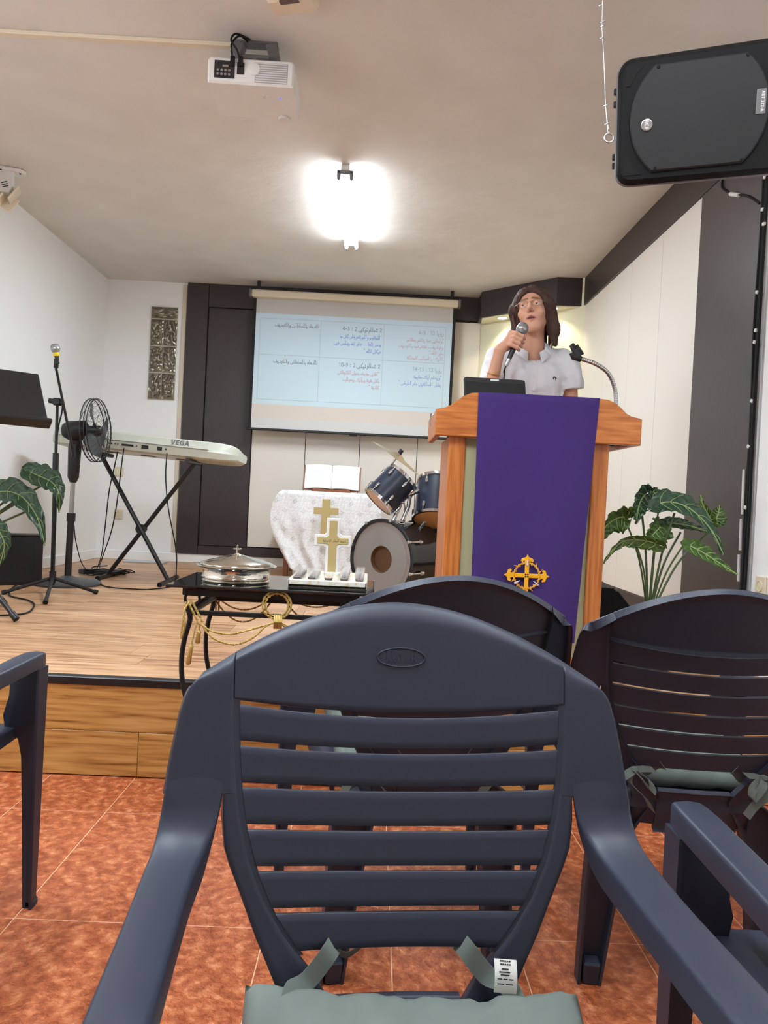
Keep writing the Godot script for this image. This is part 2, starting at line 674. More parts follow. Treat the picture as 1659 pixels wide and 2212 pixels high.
func chair_cushion(chair: Node3D, label: String, sd: int, ties: int, tagged := false) -> Node3D:
	var t := thing("seat_cushion", label, "cushion", chair.position, chair.rotation.y, "grey seat cushions on the armchairs")
	obj("pad", cushion_shape(.184, .195, .036, sd), mats.cushion, t, Transform3D(Basis(Vector3.UP, -.075) * Basis(Vector3.RIGHT, -.02), Vector3(-.001, .449, .206)))
	for s in [-1.0, 1.0]:
		var st := mb()
		var k := back_at(.105 * s, .462, .006)
		var p := curve([Vector3(.125 * s, .462, .045), Vector3(.118 * s, .470, .02), k + Vector3(-.004 * s, .006, .002), back_at(.079 * s, .49, .007), back_at(.070 * s, .494, -.010)], 4)
		var w := []
		for i in p.size():
			w.append(Vector3(.007, .0085 * s, 0))
		ribbon(st, p, w)
		# loop and tail behind the stem
		if ties == 1:
			var q := curve([back_at(.074 * s, .49, -.016), back_at(.045 * s, .488, -.03), back_at(.035 * s, .472, -.045), back_at(.055 * s, .462, -.04), back_at(.07 * s, .48, -.018)], 5)
			var w2 := []
			for i in q.size():
				w2.append(Vector3(0, .006, .004))
			if s < 0:
				ribbon(st, q, w2)
		else:
			var kn := back_at(.128 * s, .482, -.022)
			var q1 := curve([back_at(.09 * s, .487, -.02), kn, kn + Vector3(.012 * s, -.02, -.012), kn + Vector3(-.02 * s, -.05, -.014), kn + Vector3(-.035 * s, -.075, -.012)], 4)
			var q2 := curve([kn, kn + Vector3(-.01 * s, -.01, -.02), kn + Vector3(-.03 * s, -.035, -.022), kn + Vector3(-.028 * s, -.015, -.018), kn], 4)
			var q3 := curve([kn, kn + Vector3(.02 * s, -.006, -.015), kn + Vector3(.045 * s, -.03, -.01), kn + Vector3(.06 * s, -.06, -.006)], 4)
			for q in [q1, q2, q3]:
				var w3 := []
				for i in q.size():
					w3.append(Vector3(.006, .005, .003))
				ribbon(st, q, w3)
			lathe(st, [Vector2(0, -.008), Vector2(.007, -.005), Vector2(.009, 0), Vector2(.007, .005), Vector2(0, .008)], Transform3D(Basis(), kn), 8)
		obj("tie_strap", st, mats.cushion, t)
	if tagged:
		var st := mb()
		var f := func(u: float, v: float) -> Vector3:
			return Vector3(.112 + (u - .5) * .024 + v * .001, .470 + v * .032, .034 + .006 * sin(v * 2.6) - v * .012 + (u - .5) * .004)
		plate(st, f, 2, 6, .0006, [0, 0, 0, 0])
		var tg := obj("care_tag", st, mats.paper, t)
		tg.set_meta("label", "white care label sewn to the cushion")
		var pr := mb()
		for row in [[.94, .5, 5], [.86, .5, 5], [.74, .4, 1], [.66, .62, 1], [.58, .5, 1], [.46, .75, 3], [.30, .78, 2]]:
			for k in row[2]:
				var u0: float = .5 - row[1] * .5 + row[1] * k / row[2]
				var u1: float = u0 + row[1] / row[2] * .8
				var a: Vector3 = f.call(u0, row[0])
				var b: Vector3 = f.call(u1, row[0])
				var cc: Vector3 = f.call(u1, row[0] + .035)
				var d: Vector3 = f.call(u0, row[0] + .035)
				var up := Vector3(0, .0001, .0004)
				quad(pr, a + up, b + up, cc + up, d + up)
		obj("tag_print", pr, mats.ink, tg)
	return t

# ---------- the room ----------
func make_materials() -> void:
	mats.plastic = tri_mat("navy plastic", null, Vector3(60, 60, 60), .42, ntex(256, noise(.12, 5, 2)), .006, false, c8(47, 51, 65))
	mats.plastic.metallic_specular = .42
	mats.plastic_dark = mat("navy plastic recess", c8(36, 39, 56), .45)
	mats.cushion = tri_mat("grey-green cotton", ntex(256, noise(.3, 9, 2), [0.0, 1.0], [c8(98, 106, 100), c8(114, 122, 115)]), Vector3(30, 30, 30), .95, ntex(256, noise(.4, 11, 2)), .02, false)
	mats.paper = mat("white paper", c8(240, 240, 232), .8)
	mats.ink = mat("black ink", c8(40, 40, 42), .8)
	mats.white = tri_mat("white wall paint", null, Vector3(2, 2, 2), .75, ntex(256, noise(.05, 3, 4)), .05, true, c8(243, 242, 239))
	mats.ceiling = tri_mat("ceiling plaster", ntex(512, noise(.012, 21, 4), [0.0, .5, 1.0], [c8(217, 212, 205), c8(222, 217, 211), c8(226, 222, 216)]), Vector3(.35, .35, .35), .9, ntex(512, noise(.03, 4, 4, FastNoiseLite.TYPE_SIMPLEX_SMOOTH, 20.0)), .25)
	mats.cream = tri_mat("cream panel board", null, Vector3(3, 3, 3), .6, ntex(256, noise(.05, 3, 3)), .02, true, c8(229, 221, 210))
	mats.wenge = tri_mat("dark wenge veneer", ntex(512, noise(.05, 31, 4), [0.0, .5, 1.0], [c8(46, 38, 38), c8(54, 46, 46), c8(62, 53, 53)]), Vector3(6, .35, 6), .42)
	mats.yellow = mat("pale yellow paint", c8(236, 232, 202), .7)
	mats.grout = mat("tile grout", c8(226, 180, 146), .9)
	mats.gap = mat("dark joint", c8(40, 34, 30), .9)
	var relief := ntex(1024, noise(.02, 41, 5, FastNoiseLite.TYPE_SIMPLEX_SMOOTH, 34.0))
	for k in 3:
		tri_mat("terracotta tile %d" % k, ntex(512, noise(.016, 51 + k, 5, FastNoiseLite.TYPE_SIMPLEX_SMOOTH, 30.0), [0.1, .42, .6, .9], [c8(146, 68, 33), c8(173, 88, 49), c8(187, 102, 59), c8(220, 142, 98)]), Vector3(3.1, 3.1, 3.1), .36, relief, .45)
	var laps := [[c8(142, 98, 66), c8(184, 138, 99), c8(208, 166, 127)], [c8(134, 92, 62), c8(177, 131, 93), c8(202, 159, 121)], [c8(148, 104, 72), c8(192, 146, 106), c8(214, 172, 133)]]
	for k in 3:
		tri_mat("laminate floor %d" % k, ntex(1024, noise(.011, 61 + k, 4), [0.16, .42, .8], laps[k]), Vector3(.22, 8, 2.4), .38)
		tri_mat("oak fascia %d" % k, ntex(1024, noise(.008, 71 + k, 5, FastNoiseLite.TYPE_SIMPLEX_SMOOTH, 12.0), [0.1, .3, .6, .9], [c8(122, 78, 34), c8(170, 120, 60), c8(190, 142, 78), c8(202, 156, 94)]), Vector3(.32, 5.0, 5.0), .45)
	mats.black = mat("black plastic", c8(26, 26, 28), .45)
	mats.black_soft = mat("matt black", c8(20, 20, 21), .8)
	mats.steel_black = mat("black painted steel", c8(30, 29, 30), .38, .2)
	mats.chrome = mat("chrome", c8(214, 214, 216), .13, 1.0)
	mats.steel = mat("brushed steel", c8(176, 176, 174), .32, 1.0)
	mats.silver = mat("polished silver", c8(218, 214, 202), .10, 1.0)
	mats.white_plastic = mat("white plastic", c8(228, 226, 222), .45)
	mats.beige_plastic = mat("beige plastic", c8(222, 208, 184), .5)
	mats.gold = mat("gold card", c8(188, 166, 112), .5, .2)
	mats.rubber = mat("black rubber", c8(18, 18, 18), .9)
	mats.red = mat("dark red wine", c8(60, 8, 16), .12)
	var g := mat("clear glass", Color(1, 1, 1, .03), .02)
	g.transparency = BaseMaterial3D.TRANSPARENCY_ALPHA
	mats.glass = g

func omni(parent: Node, at: Vector3, e: float, c: Color, size := .03) -> void:
	var l := OmniLight3D.new()
	l.name = free_name(parent, "lamp_light")
	l.light_color = c
	l.light_energy = e
	l.light_size = size
	l.omni_range = 14.0
	l.omni_attenuation = 2.0
	l.shadow_enabled = true
	parent.add_child(l, true)
	l.position = at

func tube_lamp(label: String, x: float, z0: float, z1: float, e: float, c: Color) -> Node3D:
	var t := thing("fluorescent_lamp", label, "ceiling lamp", Vector3(x, CH, (z0 + z1) * .5))
	var L := absf(z1 - z0)
	var b := mb()
	box(b, Vector3(.05, .035, L), xf(Vector3(0, -.0185, 0)), .004)
	obj("fitting", b, mats.white_plastic, t)
	for s in [-1.0, 1.0]:
		var h := mb()
		box(h, Vector3(.095, .022, .022), xf(Vector3(0, -.045, s * (L * .5 - .012))), .004)
		for q in [-1.0, 1.0]:
			box(h, Vector3(.022, .05, .030), xf(Vector3(.036 * q, -.062, s * (L * .5 - .016))), .006)
		obj("lampholder", h, mats.grey_plastic, t)
		var tb := mb()
		tube(tb, [Vector3(.036 * s, -.066, -L * .5 + .03), Vector3(.036 * s, -.066, L * .5 - .03)], .0135, 14)
		obj("fluorescent_tube", tb, mats.tube_glow, t)
	var l := AreaLight3D.new()
	l.name = "lamp_light"
	l.area_size = Vector2(.11, L - .06)
	l.light_color = c
	l.light_energy = e
	l.area_range = 14.0
	l.area_attenuation = 2.0
	l.area_normalize_energy = true
	l.shadow_enabled = true
	t.add_child(l, true)
	l.transform = Transform3D(Basis(Vector3.RIGHT, -PI / 2), Vector3(0, -.083, 0))
	return t

func build_room() -> void:
	# floor: a slab of grout with tiles on it
	var fl := struct("floor", bx(-3.2, 3.2, -.12, -.0012, ZF - .1, 6.2), mats.grout)
	var w := .289
	var k := 0
	for iz in range(-2, 6):
		for ix in range(-12, 11):
			var x0 := .086 + w * ix
			var z1 := -1.70 + w * 2.0 * iz
			if z1 - w * 2 > 3.1:
				continue
			var za := maxf(z1 - w * 2.0 + .0014, ZF - .02)
			k = (ix * 7 + iz * 5 + (ix * iz) % 3 + 300) % 3
			if za < z1 - .01:
				obj("tile", bx(x0 + .0012, x0 + w - .0012, -.01, 0, za, z1 - .0014, .0012), mats["terracotta tile %d" % k], fl)
	# the stage
	var stg := struct("stage", bx(XL - .1, XR + .1, 0, S - .012, ZB - .05, ZF - .012), mats.gap, "low wooden stage with striped laminate floor and oak front")
	rng.seed = 7
	var row := 0
	var z := ZF - .03
	while z > ZB:
		var x := XL - rng.randf() * 1.2
		while x < XR:
			var x1 := x + 1.25
			if x1 > XL:
				obj("floor_plank", bx(maxf(x, XL) + .0006, minf(x1, XR) - .0006, S - .014, S, maxf(z - .19, ZB) + .0006, z - .0006, .0008), mats["laminate floor %d" % rng.randi_range(0, 2)], stg)
			x = x1
		z -= .19
		row += 1
	var xs := [[-3.0, -1.75, -.52, .71, 1.9], [-2.6, -1.37, -.775, .42, 1.65]]
	for r in 2:
		for i in 4:
			obj("front_plank", bx(xs[r][i] + .0008, xs[r][i + 1] - .0008, .158 if r == 0 else .004, .316 if r == 0 else .1565, ZF - .014, ZF, .0012), mats["oak fascia %d" % ((i + r) % 3)], stg)
	obj("edge_trim", bx(XL, XR + .1, S - .024, S + .004, ZF - .034, ZF + .006, .003), mats.steel_black, stg)
	struct("ceiling", bx(-3.4, 3.4, CH, CH + .12, ZB - .2, 6.4), mats.ceiling)
	struct("wall_left", bx(XL - .15, XL, 0, CH, ZB - .1, 6.2), mats.white)
	struct("wall_front", bx(-3.4, 3.4, 0, CH, 6.05, 6.2), mats.white)
	var wb := struct("wall_back", bx(XL - .1, XR + .3, 0, CH, ZB - .15, ZB), mats.white)
	var seams := [-1.165, -.667, -.163, .371, .905]
	for i in 4:
		obj("cream_panel", bx(seams[i] + .003, seams[i + 1] - .003, .515, 2.69, ZB - .01, ZB + .016, .002), mats.cream, wb)
	# dark panelling round the screen
	var tp := struct("trim_1", bx(-1.812, .9, S + .085, 2.92, ZB, ZB + .008), mats.gap, "dark brown wood panelling framing the back wall")
	obj("stile", bx(-1.812, -1.618, S + .085, CH, ZB, ZB + .032, .003), mats.wenge, tp)
	obj("inset_panel", bx(-1.61, -1.172, .508, 2.70, ZB, ZB + .022, .003), mats.wenge, tp)
	obj("top_rail", bx(-1.615, .90, 2.706, CH, ZB, ZB + .032, .003), mats.wenge, tp)
	obj("bottom_rail", bx(-1.615, .95, S + .085, .504, ZB, ZB + .032, .003), mats.wenge, tp)
	struct("trim_5", bx(-1.86, -1.822, S + .08, 2.9, ZB, ZB + .012, .002), mats.beige_trim, "narrow beige strip beside the dark panelling")
	struct("baseboard_back", bx(XL, .95, S, S + .083, ZB, ZB + .016, .004), mats.white, "")
	struct("baseboard_left", bx(XL, XL + .014, S, S + .085, ZB, ZF, .004), mats.white, "")
	# right wall: cream boards, dark pilaster, dark beam
	var wr := struct("wall_right", bx(XR + .02, XR + .2, 0, CH, ZB - .1, 6.2), mats.white)
	var zs := [-3.914, -4.445, -4.978, -5.51, -6.1]
	for i in 4:
		obj("cream_panel", bx(XR, XR + .03, .497, 2.69, zs[i + 1] + .0025, zs[i] - .0025, .002), mats.cream, wr)
	obj("dark_plinth", bx(XR - .004, XR + .03, S + .001, .495, -6.1, -3.914, .003), mats.wenge, wr)
	obj("plain_wall", bx(XR, XR + .03, 0, CH, -3.19, 6.05), mats.white, wr)
	var col := struct("trim_4", bx(XR - .006, XR + .03, S, 2.69, -3.912, -3.275, .003), mats.wenge_grey, "dark grey-brown pilaster on the right wall")
	col.name = "trim_4"
	struct("trim_2", bx(XR - .012, XR + .03, 2.69, CH, -6.12, -3.2, .003), mats.wenge, "dark brown beam along the top of the right wall")
	# corner niche with a yellow back and a soffit above
	var a := Vector3(.9, 0, ZB)
	var b := Vector3(XR + .03, 0, -6.06)
	var mid := (a + b) * .5
	var ang := atan2(-(b.z - a.z), b.x - a.x)
	var nw := mb()
	box(nw, Vector3(a.distance_to(b), CH - S, .03), Transform3D(Basis(Vector3.UP, ang), Vector3(mid.x, (CH + S) * .5, mid.z) - Vector3(sin(ang), 0, cos(ang)) * .015))
	struct("wall_corner", nw, mats.yellow, "pale yellow wall across the back right corner")
	var sof := struct("trim_3", prism(mb(), PackedVector2Array([Vector2(.87, 6.9), Vector2(.87, 6.67), Vector2(1.421, 6.132), Vector2(1.66, 6.118), Vector2(1.66, 6.4)]), 2.688, CH, Transform3D(Basis(Vector3.RIGHT, -PI / 2), Vector3.ZERO), .002), mats.wenge, "dark brown soffit over the yellow corner niche")
	obj("underside", prism(mb(), PackedVector2Array([Vector2(.9, 6.88), Vector2(.885, 6.68), Vector2(1.425, 6.15), Vector2(1.64, 6.13), Vector2(1.64, 6.35)]), 2.68, 2.6885, Transform3D(Basis(Vector3.RIGHT, -PI / 2), Vector3.ZERO)), mats.yellow, sof)

func build_window() -> void:
	var w := Node3D.new()
	w.name = "window_1"
	add_child(w)
	w.position = Vector3(-2.02, 2.26, ZB)
	w.set_meta("kind", "structure")
	w.set_meta("label", "tall narrow glass block window in the white back wall")
	obj("mortar", bx(-.122, .122, -.427, .405, -.02, .012), mats.mortar, w)
	rng.seed = 3
	var blocks := [[-.12, .12, .320, .425]]
	for r in 3:
		for c in 2:
			var y1 := .308 - r * .247
			blocks.append([-.12 + c * .123, -.003 + c * .123, y1 - .236, y1])
	for q in blocks:
		var ox := rng.randf() * 9.0
		var n := noise(1.0, 12, 2)
		var f := func(u: float, v: float) -> Vector3:
			var e := minf(minf(u, 1 - u) * 2.2, minf(v, 1 - v) * 3.0)
			var k := smoothstep(0.0, .35, e)
			var bump := n.get_noise_2d(u * 2.3 + ox, v * 3.2 + ox) * .030 * k
			return Vector3(lerpf(q[0], q[1], u), lerpf(q[2], q[3], v), .016 + .008 * k + bump)
		obj("glass_block", plate(mb(), f, 18, 28, .01, [0, 0, 0, 0]), mats.block_glass, w)

const EXPO := 1.0
const LAMP := 5.2
const LAMP2 := 3.8
const LAMP2L := 4.0
const LAMP2R := .9
const LAMP3 := .5
const SPOT := .2
const SCREEN_GLOW := .04

func build_chairs() -> void:
	var a := make_chair("navy plastic armchair nearest the camera, facing it, with the raised oval maker's mark", Vector3(.054, 0, -.822), deg_to_rad(5.4))
	chair_cushion(a, "grey cushion with a white care label on the armchair nearest the camera", 3, 1, true)
	var b := dup(a, "navy plastic armchair seen from behind, between the nearest chair and the lectern", Vector3(.1425, 0, -1.52), deg_to_rad(191.6))
	chair_cushion(b, "grey cushion on the armchair directly in front of the lectern cloth", 4, 2)
	var c := dup(a, "navy plastic armchair seen from behind, right of the lectern, its slats all visible", Vector3(.6813, 0, -1.5063), deg_to_rad(176.3))
	chair_cushion(c, "grey cushion tied with bows, seen through the gap of the right-hand chair back", 5, 2)
	var d := dup(a, "navy plastic armchair at the left edge, only its right arm and front leg in view", Vector3(-1.03, 0, -1.31), PI)
	chair_cushion(d, "grey cushion on the armchair at the left edge", 6, 2)
	var e := dup(a, "navy plastic armchair at the bottom right corner, its left arm in view", Vector3(.704, 0, -.57), PI)
	chair_cushion(e, "grey cushion on the armchair at the bottom right corner", 7, 2)

func build_rest() -> void:
	build_ceiling_things()
	build_screen()
	build_wall_things()
	build_back()
	build_lectern()
	build_person()
	build_table()
	build_left()
	build_plants()
	build_spots()

func build_spots() -> void:
	for q in [[Vector3(1.056, 2.68, -6.60), "lit recessed spotlight under the soffit, left of the woman's head"], [Vector3(1.41, 2.68, -6.19), "lit recessed spotlight under the soffit, right of the woman's head"]]:
		var t := thing("recessed_spotlight", q[1], "spotlight", q[0], 0.0, "recessed spotlights in the soffit")
		obj("ring", lathe(mb(), [Vector2(.052, .0), Vector2(.050, -.006), Vector2(.040, -.006), Vector2(.038, .0)], Transform3D(), 28), mats.white_plastic, t)
		obj("lens", lathe(mb(), [Vector2(.038, -.004), Vector2(0, -.0055)], Transform3D(), 24), mats.spot_glow, t)
		var l := SpotLight3D.new()
		l.name = "lamp_light"
		l.light_color = Color(1.0, .97, .82)
		l.light_energy = SPOT
		l.light_size = .035
		l.spot_angle = 58.0
		l.spot_angle_attenuation = .5
		l.spot_range = 10.0
		l.spot_attenuation = 2.0
		l.shadow_enabled = true
		t.add_child(l, true)
		l.transform = Transform3D(Basis(Vector3.RIGHT, -PI / 2), Vector3(0, -.02, 0))

# ---------- drawn print ----------
func ink_line(img: Image, a: Vector2, b: Vector2, w: float, c: Color) -> void:
	var n := int(maxf(1.0, a.distance_to(b) / maxf(.6, w * .35)))
	for i in n + 1:
		var p := a.lerp(b, float(i) / n)
		img.fill_rect(Rect2i(int(round(p.x - w * .5)), int(round(p.y - w * .5)), maxi(1, int(round(w))), maxi(1, int(round(w)))), c)

# strokes of Arabic letters on a baseline, x to the left, y up; marks after them; the last item tells whether it joins to the left
const LETTERS := {
	"ا": [2.2, [[1.2, 0, 1.2, 8]], [], false], "أ": [2.2, [[1.2, 0, 1.2, 7]], [[1.2, 9]], false], "آ": [2.2, [[1.2, 0, 1.2, 7], [.2, 9, 2.2, 9]], [], false], "إ": [2.2, [[1.2, 0, 1.2, 7]], [[1.2, -2.5]], false],
	"ل": [3.0, [[0, 0, 3, 0], [1.5, 0, 1.5, 8.5]], [], true], "ب": [3.0, [[0, 0, 3, 0], [1.5, 0, 1.5, 2.6]], [[1.5, -2.4]], true], "ت": [3.0, [[0, 0, 3, 0], [1.5, 0, 1.5, 2.6]], [[.8, 5], [2.4, 5]], true],
	"ث": [3.0, [[0, 0, 3, 0], [1.5, 0, 1.5, 2.6]], [[.8, 5], [2.4, 5], [1.6, 6.8]], true], "ن": [3.0, [[0, 0, 3, 0], [1.5, 0, 1.5, 2.6]], [[1.5, 5]], true], "ي": [3.0, [[0, 0, 3, 0], [1.5, 0, 1.5, 2.6]], [[.8, -2.4], [2.4, -2.4]], true],
	"س": [6.4, [[0, 0, 6.4, 0], [.8, 0, .8, 2.4], [2.9, 0, 2.9, 2.2], [5.0, 0, 5.0, 2.4]], [], true], "ش": [6.4, [[0, 0, 6.4, 0], [.8, 0, .8, 2.4], [2.9, 0, 2.9, 2.2], [5.0, 0, 5.0, 2.4]], [[2, 5], [3.8, 5], [2.9, 6.8]], true],
	"م": [3.8, [[0, 0, 1, 1.8, 2.4, 1.8, 3, 0, 1.6, -1.4, .8, 0], [0, 0, 3.8, 0]], [], true], "ع": [4.0, [[0, 0, 1, 2.6, 3, 2.6, 1.6, 0, 4, 0]], [], true], "ج": [5.0, [[0, 0, 3.8, 0, 1.2, 3.2, 0, 3], [3.8, 0, 5, 0]], [[2.2, -2.4]], true],
	"ح": [5.0, [[0, 0, 3.8, 0, 1.2, 3.2, 0, 3], [3.8, 0, 5, 0]], [], true], "ض": [6.4, [[0, 0, 1, 2.8, 4, 2.8, 4.6, 0], [0, 0, 6.4, 0]], [[2.5, 5.4]], true], "ط": [5.4, [[0, 0, 1, 2.8, 3.4, 2.6, 4, 0], [3.6, 0, 3.6, 8], [0, 0, 5.4, 0]], [], true], "ظ": [5.4, [[0, 0, 1, 2.8, 3.4, 2.6, 4, 0], [3.6, 0, 3.6, 8], [0, 0, 5.4, 0]], [[1.8, 5.4]], true],
	"ص": [6.4, [[0, 0, 1, 2.8, 4, 2.8, 4.6, 0], [0, 0, 6.4, 0]], [], true], "د": [3.6, [[.6, 3.4, 0, 1, 0, 0, 3, 0]], [], false], "ذ": [3.6, [[.6, 3.4, 0, 1, 0, 0, 3, 0]], [[1.2, 5.6]], false], "ر": [3.0, [[0, 2, .4, -1, 2.6, -3]], [], false], "ز": [3.0, [[0, 2, .4, -1, 2.6, -3]], [[.8, 4.6]], false],
	"و": [3.8, [[.2, 0, .2, 2.4, 2, 2.4, 2, .4, .2, .2, .8, -1.6, 3, -3]], [], false], "ؤ": [3.8, [[.2, 0, .2, 2.4, 2, 2.4, 2, .4, .2, .2, .8, -1.6, 3, -3]], [[1.2, 5.4]], false], "ه": [3.8, [[0, 0, .4, 3, 2.4, 3, 2.8, .2, .4, 0, 3.8, 0]], [], true], "ة": [3.4, [[0, 0, .4, 2.8, 2.6, 2.8, 2.8, 0, 0, 0]], [[.8, 5], [2.4, 5]], false],
	"ف": [4.0, [[0, 0, 1, 2.8, 2.6, 2.8, 2.6, .4, 0, 0], [0, 0, 4, 0]], [[1.8, 5]], true], "ق": [4.0, [[0, 0, 1, 2.8, 2.6, 2.8, 2.6, .4, 0, 0], [0, 0, 4, 0]], [[1, 5], [2.6, 5]], true], "ك": [5.0, [[0, 0, 5, 0], [2.6, 0, 3.6, 4.2, .8, 8]], [], true], "ى": [4.4, [[0, 0, .4, 2, 2.4, 1.6, 1.6, -2, 4.4, -2]], [], false], "ء": [2.4, [[2, 3, .4, 3, .8, 1.4, 0, .4, 2.2, .6]], [], false], "ئ": [3.0, [[0, 0, 3, 0], [1.5, 0, 1.5, 2.6]], [[1.5, 5.4]], true],
	"0": [4.4, [[.6, 0, 3.4, 0, 3.4, 7, .6, 7, .6, 0]], [], false], "1": [3.2, [[1.4, 0, 1.4, 7, 2.8, 5.8]], [], false], "2": [4.4, [[.4, 0, 3.6, 0, .8, 4, .8, 6.4, 2, 7, 3.6, 6]], [], false], "3": [4.4, [[3.6, 6.6, 1.8, 7, .8, 6, 2.2, 3.8, .6, 2, 1.8, 0, 3.6, .4]], [], false], "4": [4.6, [[1.4, 0, 1.4, 7, 4, 2, .4, 2]], [], false], "5": [4.4, [[.8, 7, 3.4, 7, 3.4, 4, 1.2, 4.2, .6, 2, 1.8, 0, 3.6, .4]], [], false], "6": [4.4, [[1, 7, 3.2, 4, 3.4, 1, 2, 0, .6, 1.4, 1.2, 3.4, 3, 3]], [], false], "9": [4.4, [[3, 0, .8, 3, .6, 6, 2, 7, 3.4, 5.6, 2.8, 3.6, 1, 4]], [], false],
	"-": [3.6, [[.4, 2.8, 3.2, 2.8]], [], false], ":": [2.4, [], [[1.2, 1], [1.2, 4.6]], false], ".": [2.0, [], [[1, .4]], false], "\"": [2.8, [[.8, 7, .8, 8.6], [2, 7, 2, 8.6]], [], false],
}

func write_rtl(img: Image, text: String, x: float, y: float, size: float, w: float, c: Color) -> void:
	# runs of digits are turned so that they read left to right
	var k := size / 9.0
	var line := ""
	for word in text.split(" "):
		var run := ""
		var turned := ""
		for c0 in word + " ":
			if "0123456789".contains(c0):
				run += c0
			else:
				turned += run.reverse() + c0
				run = ""
		word = turned.strip_edges()
		line += (" " if line else "") + word
	for i in line.length():
		var ch := line[i]
		if not LETTERS.has(ch):
			x -= 3.2 * k
			continue
		var g: Array = LETTERS[ch]
		for s in g[1]:
			for q in range(0, s.size() - 2, 2):
				ink_line(img, Vector2(x - s[q] * k, y - s[q + 1] * k), Vector2(x - s[q + 2] * k, y - s[q + 3] * k), w, c)
		for d in g[2]:
			img.fill_rect(Rect2i(int(x - d[0] * k - w * .6), int(y - d[1] * k - w * .6), int(ceil(w * 1.2)), int(ceil(w * 1.2))), c)
		# the last letter of a word sweeps down into a tail
		var last := i + 1 >= line.length() or line[i + 1] == " "
		if last and g[3]:
			var e: float = x - g[0] * k
			if ch in ["ن", "س", "ش", "ص", "ض", "ي", "ق", "ل"]:
				for q in 8:
					var a0 := PI * q / 8.0
					var a1 := PI * (q + 1) / 8.0
					ink_line(img, Vector2(e - (1 - cos(a0)) * 2.2 * k, y + sin(a0) * 2.6 * k), Vector2(e - (1 - cos(a1)) * 2.2 * k, y + sin(a1) * 2.6 * k), w, c)
				x -= 4.6 * k
			elif ch in ["ب", "ت", "ث", "ف", "ك"]:
				ink_line(img, Vector2(e, y), Vector2(e - 4.0 * k, y), w, c)
				ink_line(img, Vector2(e - 4.0 * k, y), Vector2(e - 4.2 * k, y - 2.0 * k), w, c)
				x -= 4.2 * k
			elif ch in ["م", "ع", "ح", "ج"]:
				ink_line(img, Vector2(e, y), Vector2(e - .4 * k, y + 3.6 * k), w, c)
		x -= (g[0] + (.0 if g[3] else .7)) * k

func sheet_mat(called: String, img: Image, rough := .8) -> StandardMaterial3D:
	var m := mat(called, Color.WHITE, rough)
	m.albedo_texture = ImageTexture.create_from_image(img)
	return m

func sheet(st: SurfaceTool, f: Callable, nu: int, nv: int) -> SurfaceTool:
	# printed surface with its own coordinates; v runs downwards
	st.set_smooth_group(1)
	for j in nv:
		for i in nu:
			var q := []
			for e in [[0, 0], [1, 0], [1, 1], [0, 1]]:
				q.append([float(i + e[0]) / nu, float(j + e[1]) / nv])
			for e in [0, 1, 2, 0, 2, 3]:
				st.set_uv(Vector2(q[e][0], q[e][1]))
				st.add_vertex(f.call(q[e][0], q[e][1]))
	return st

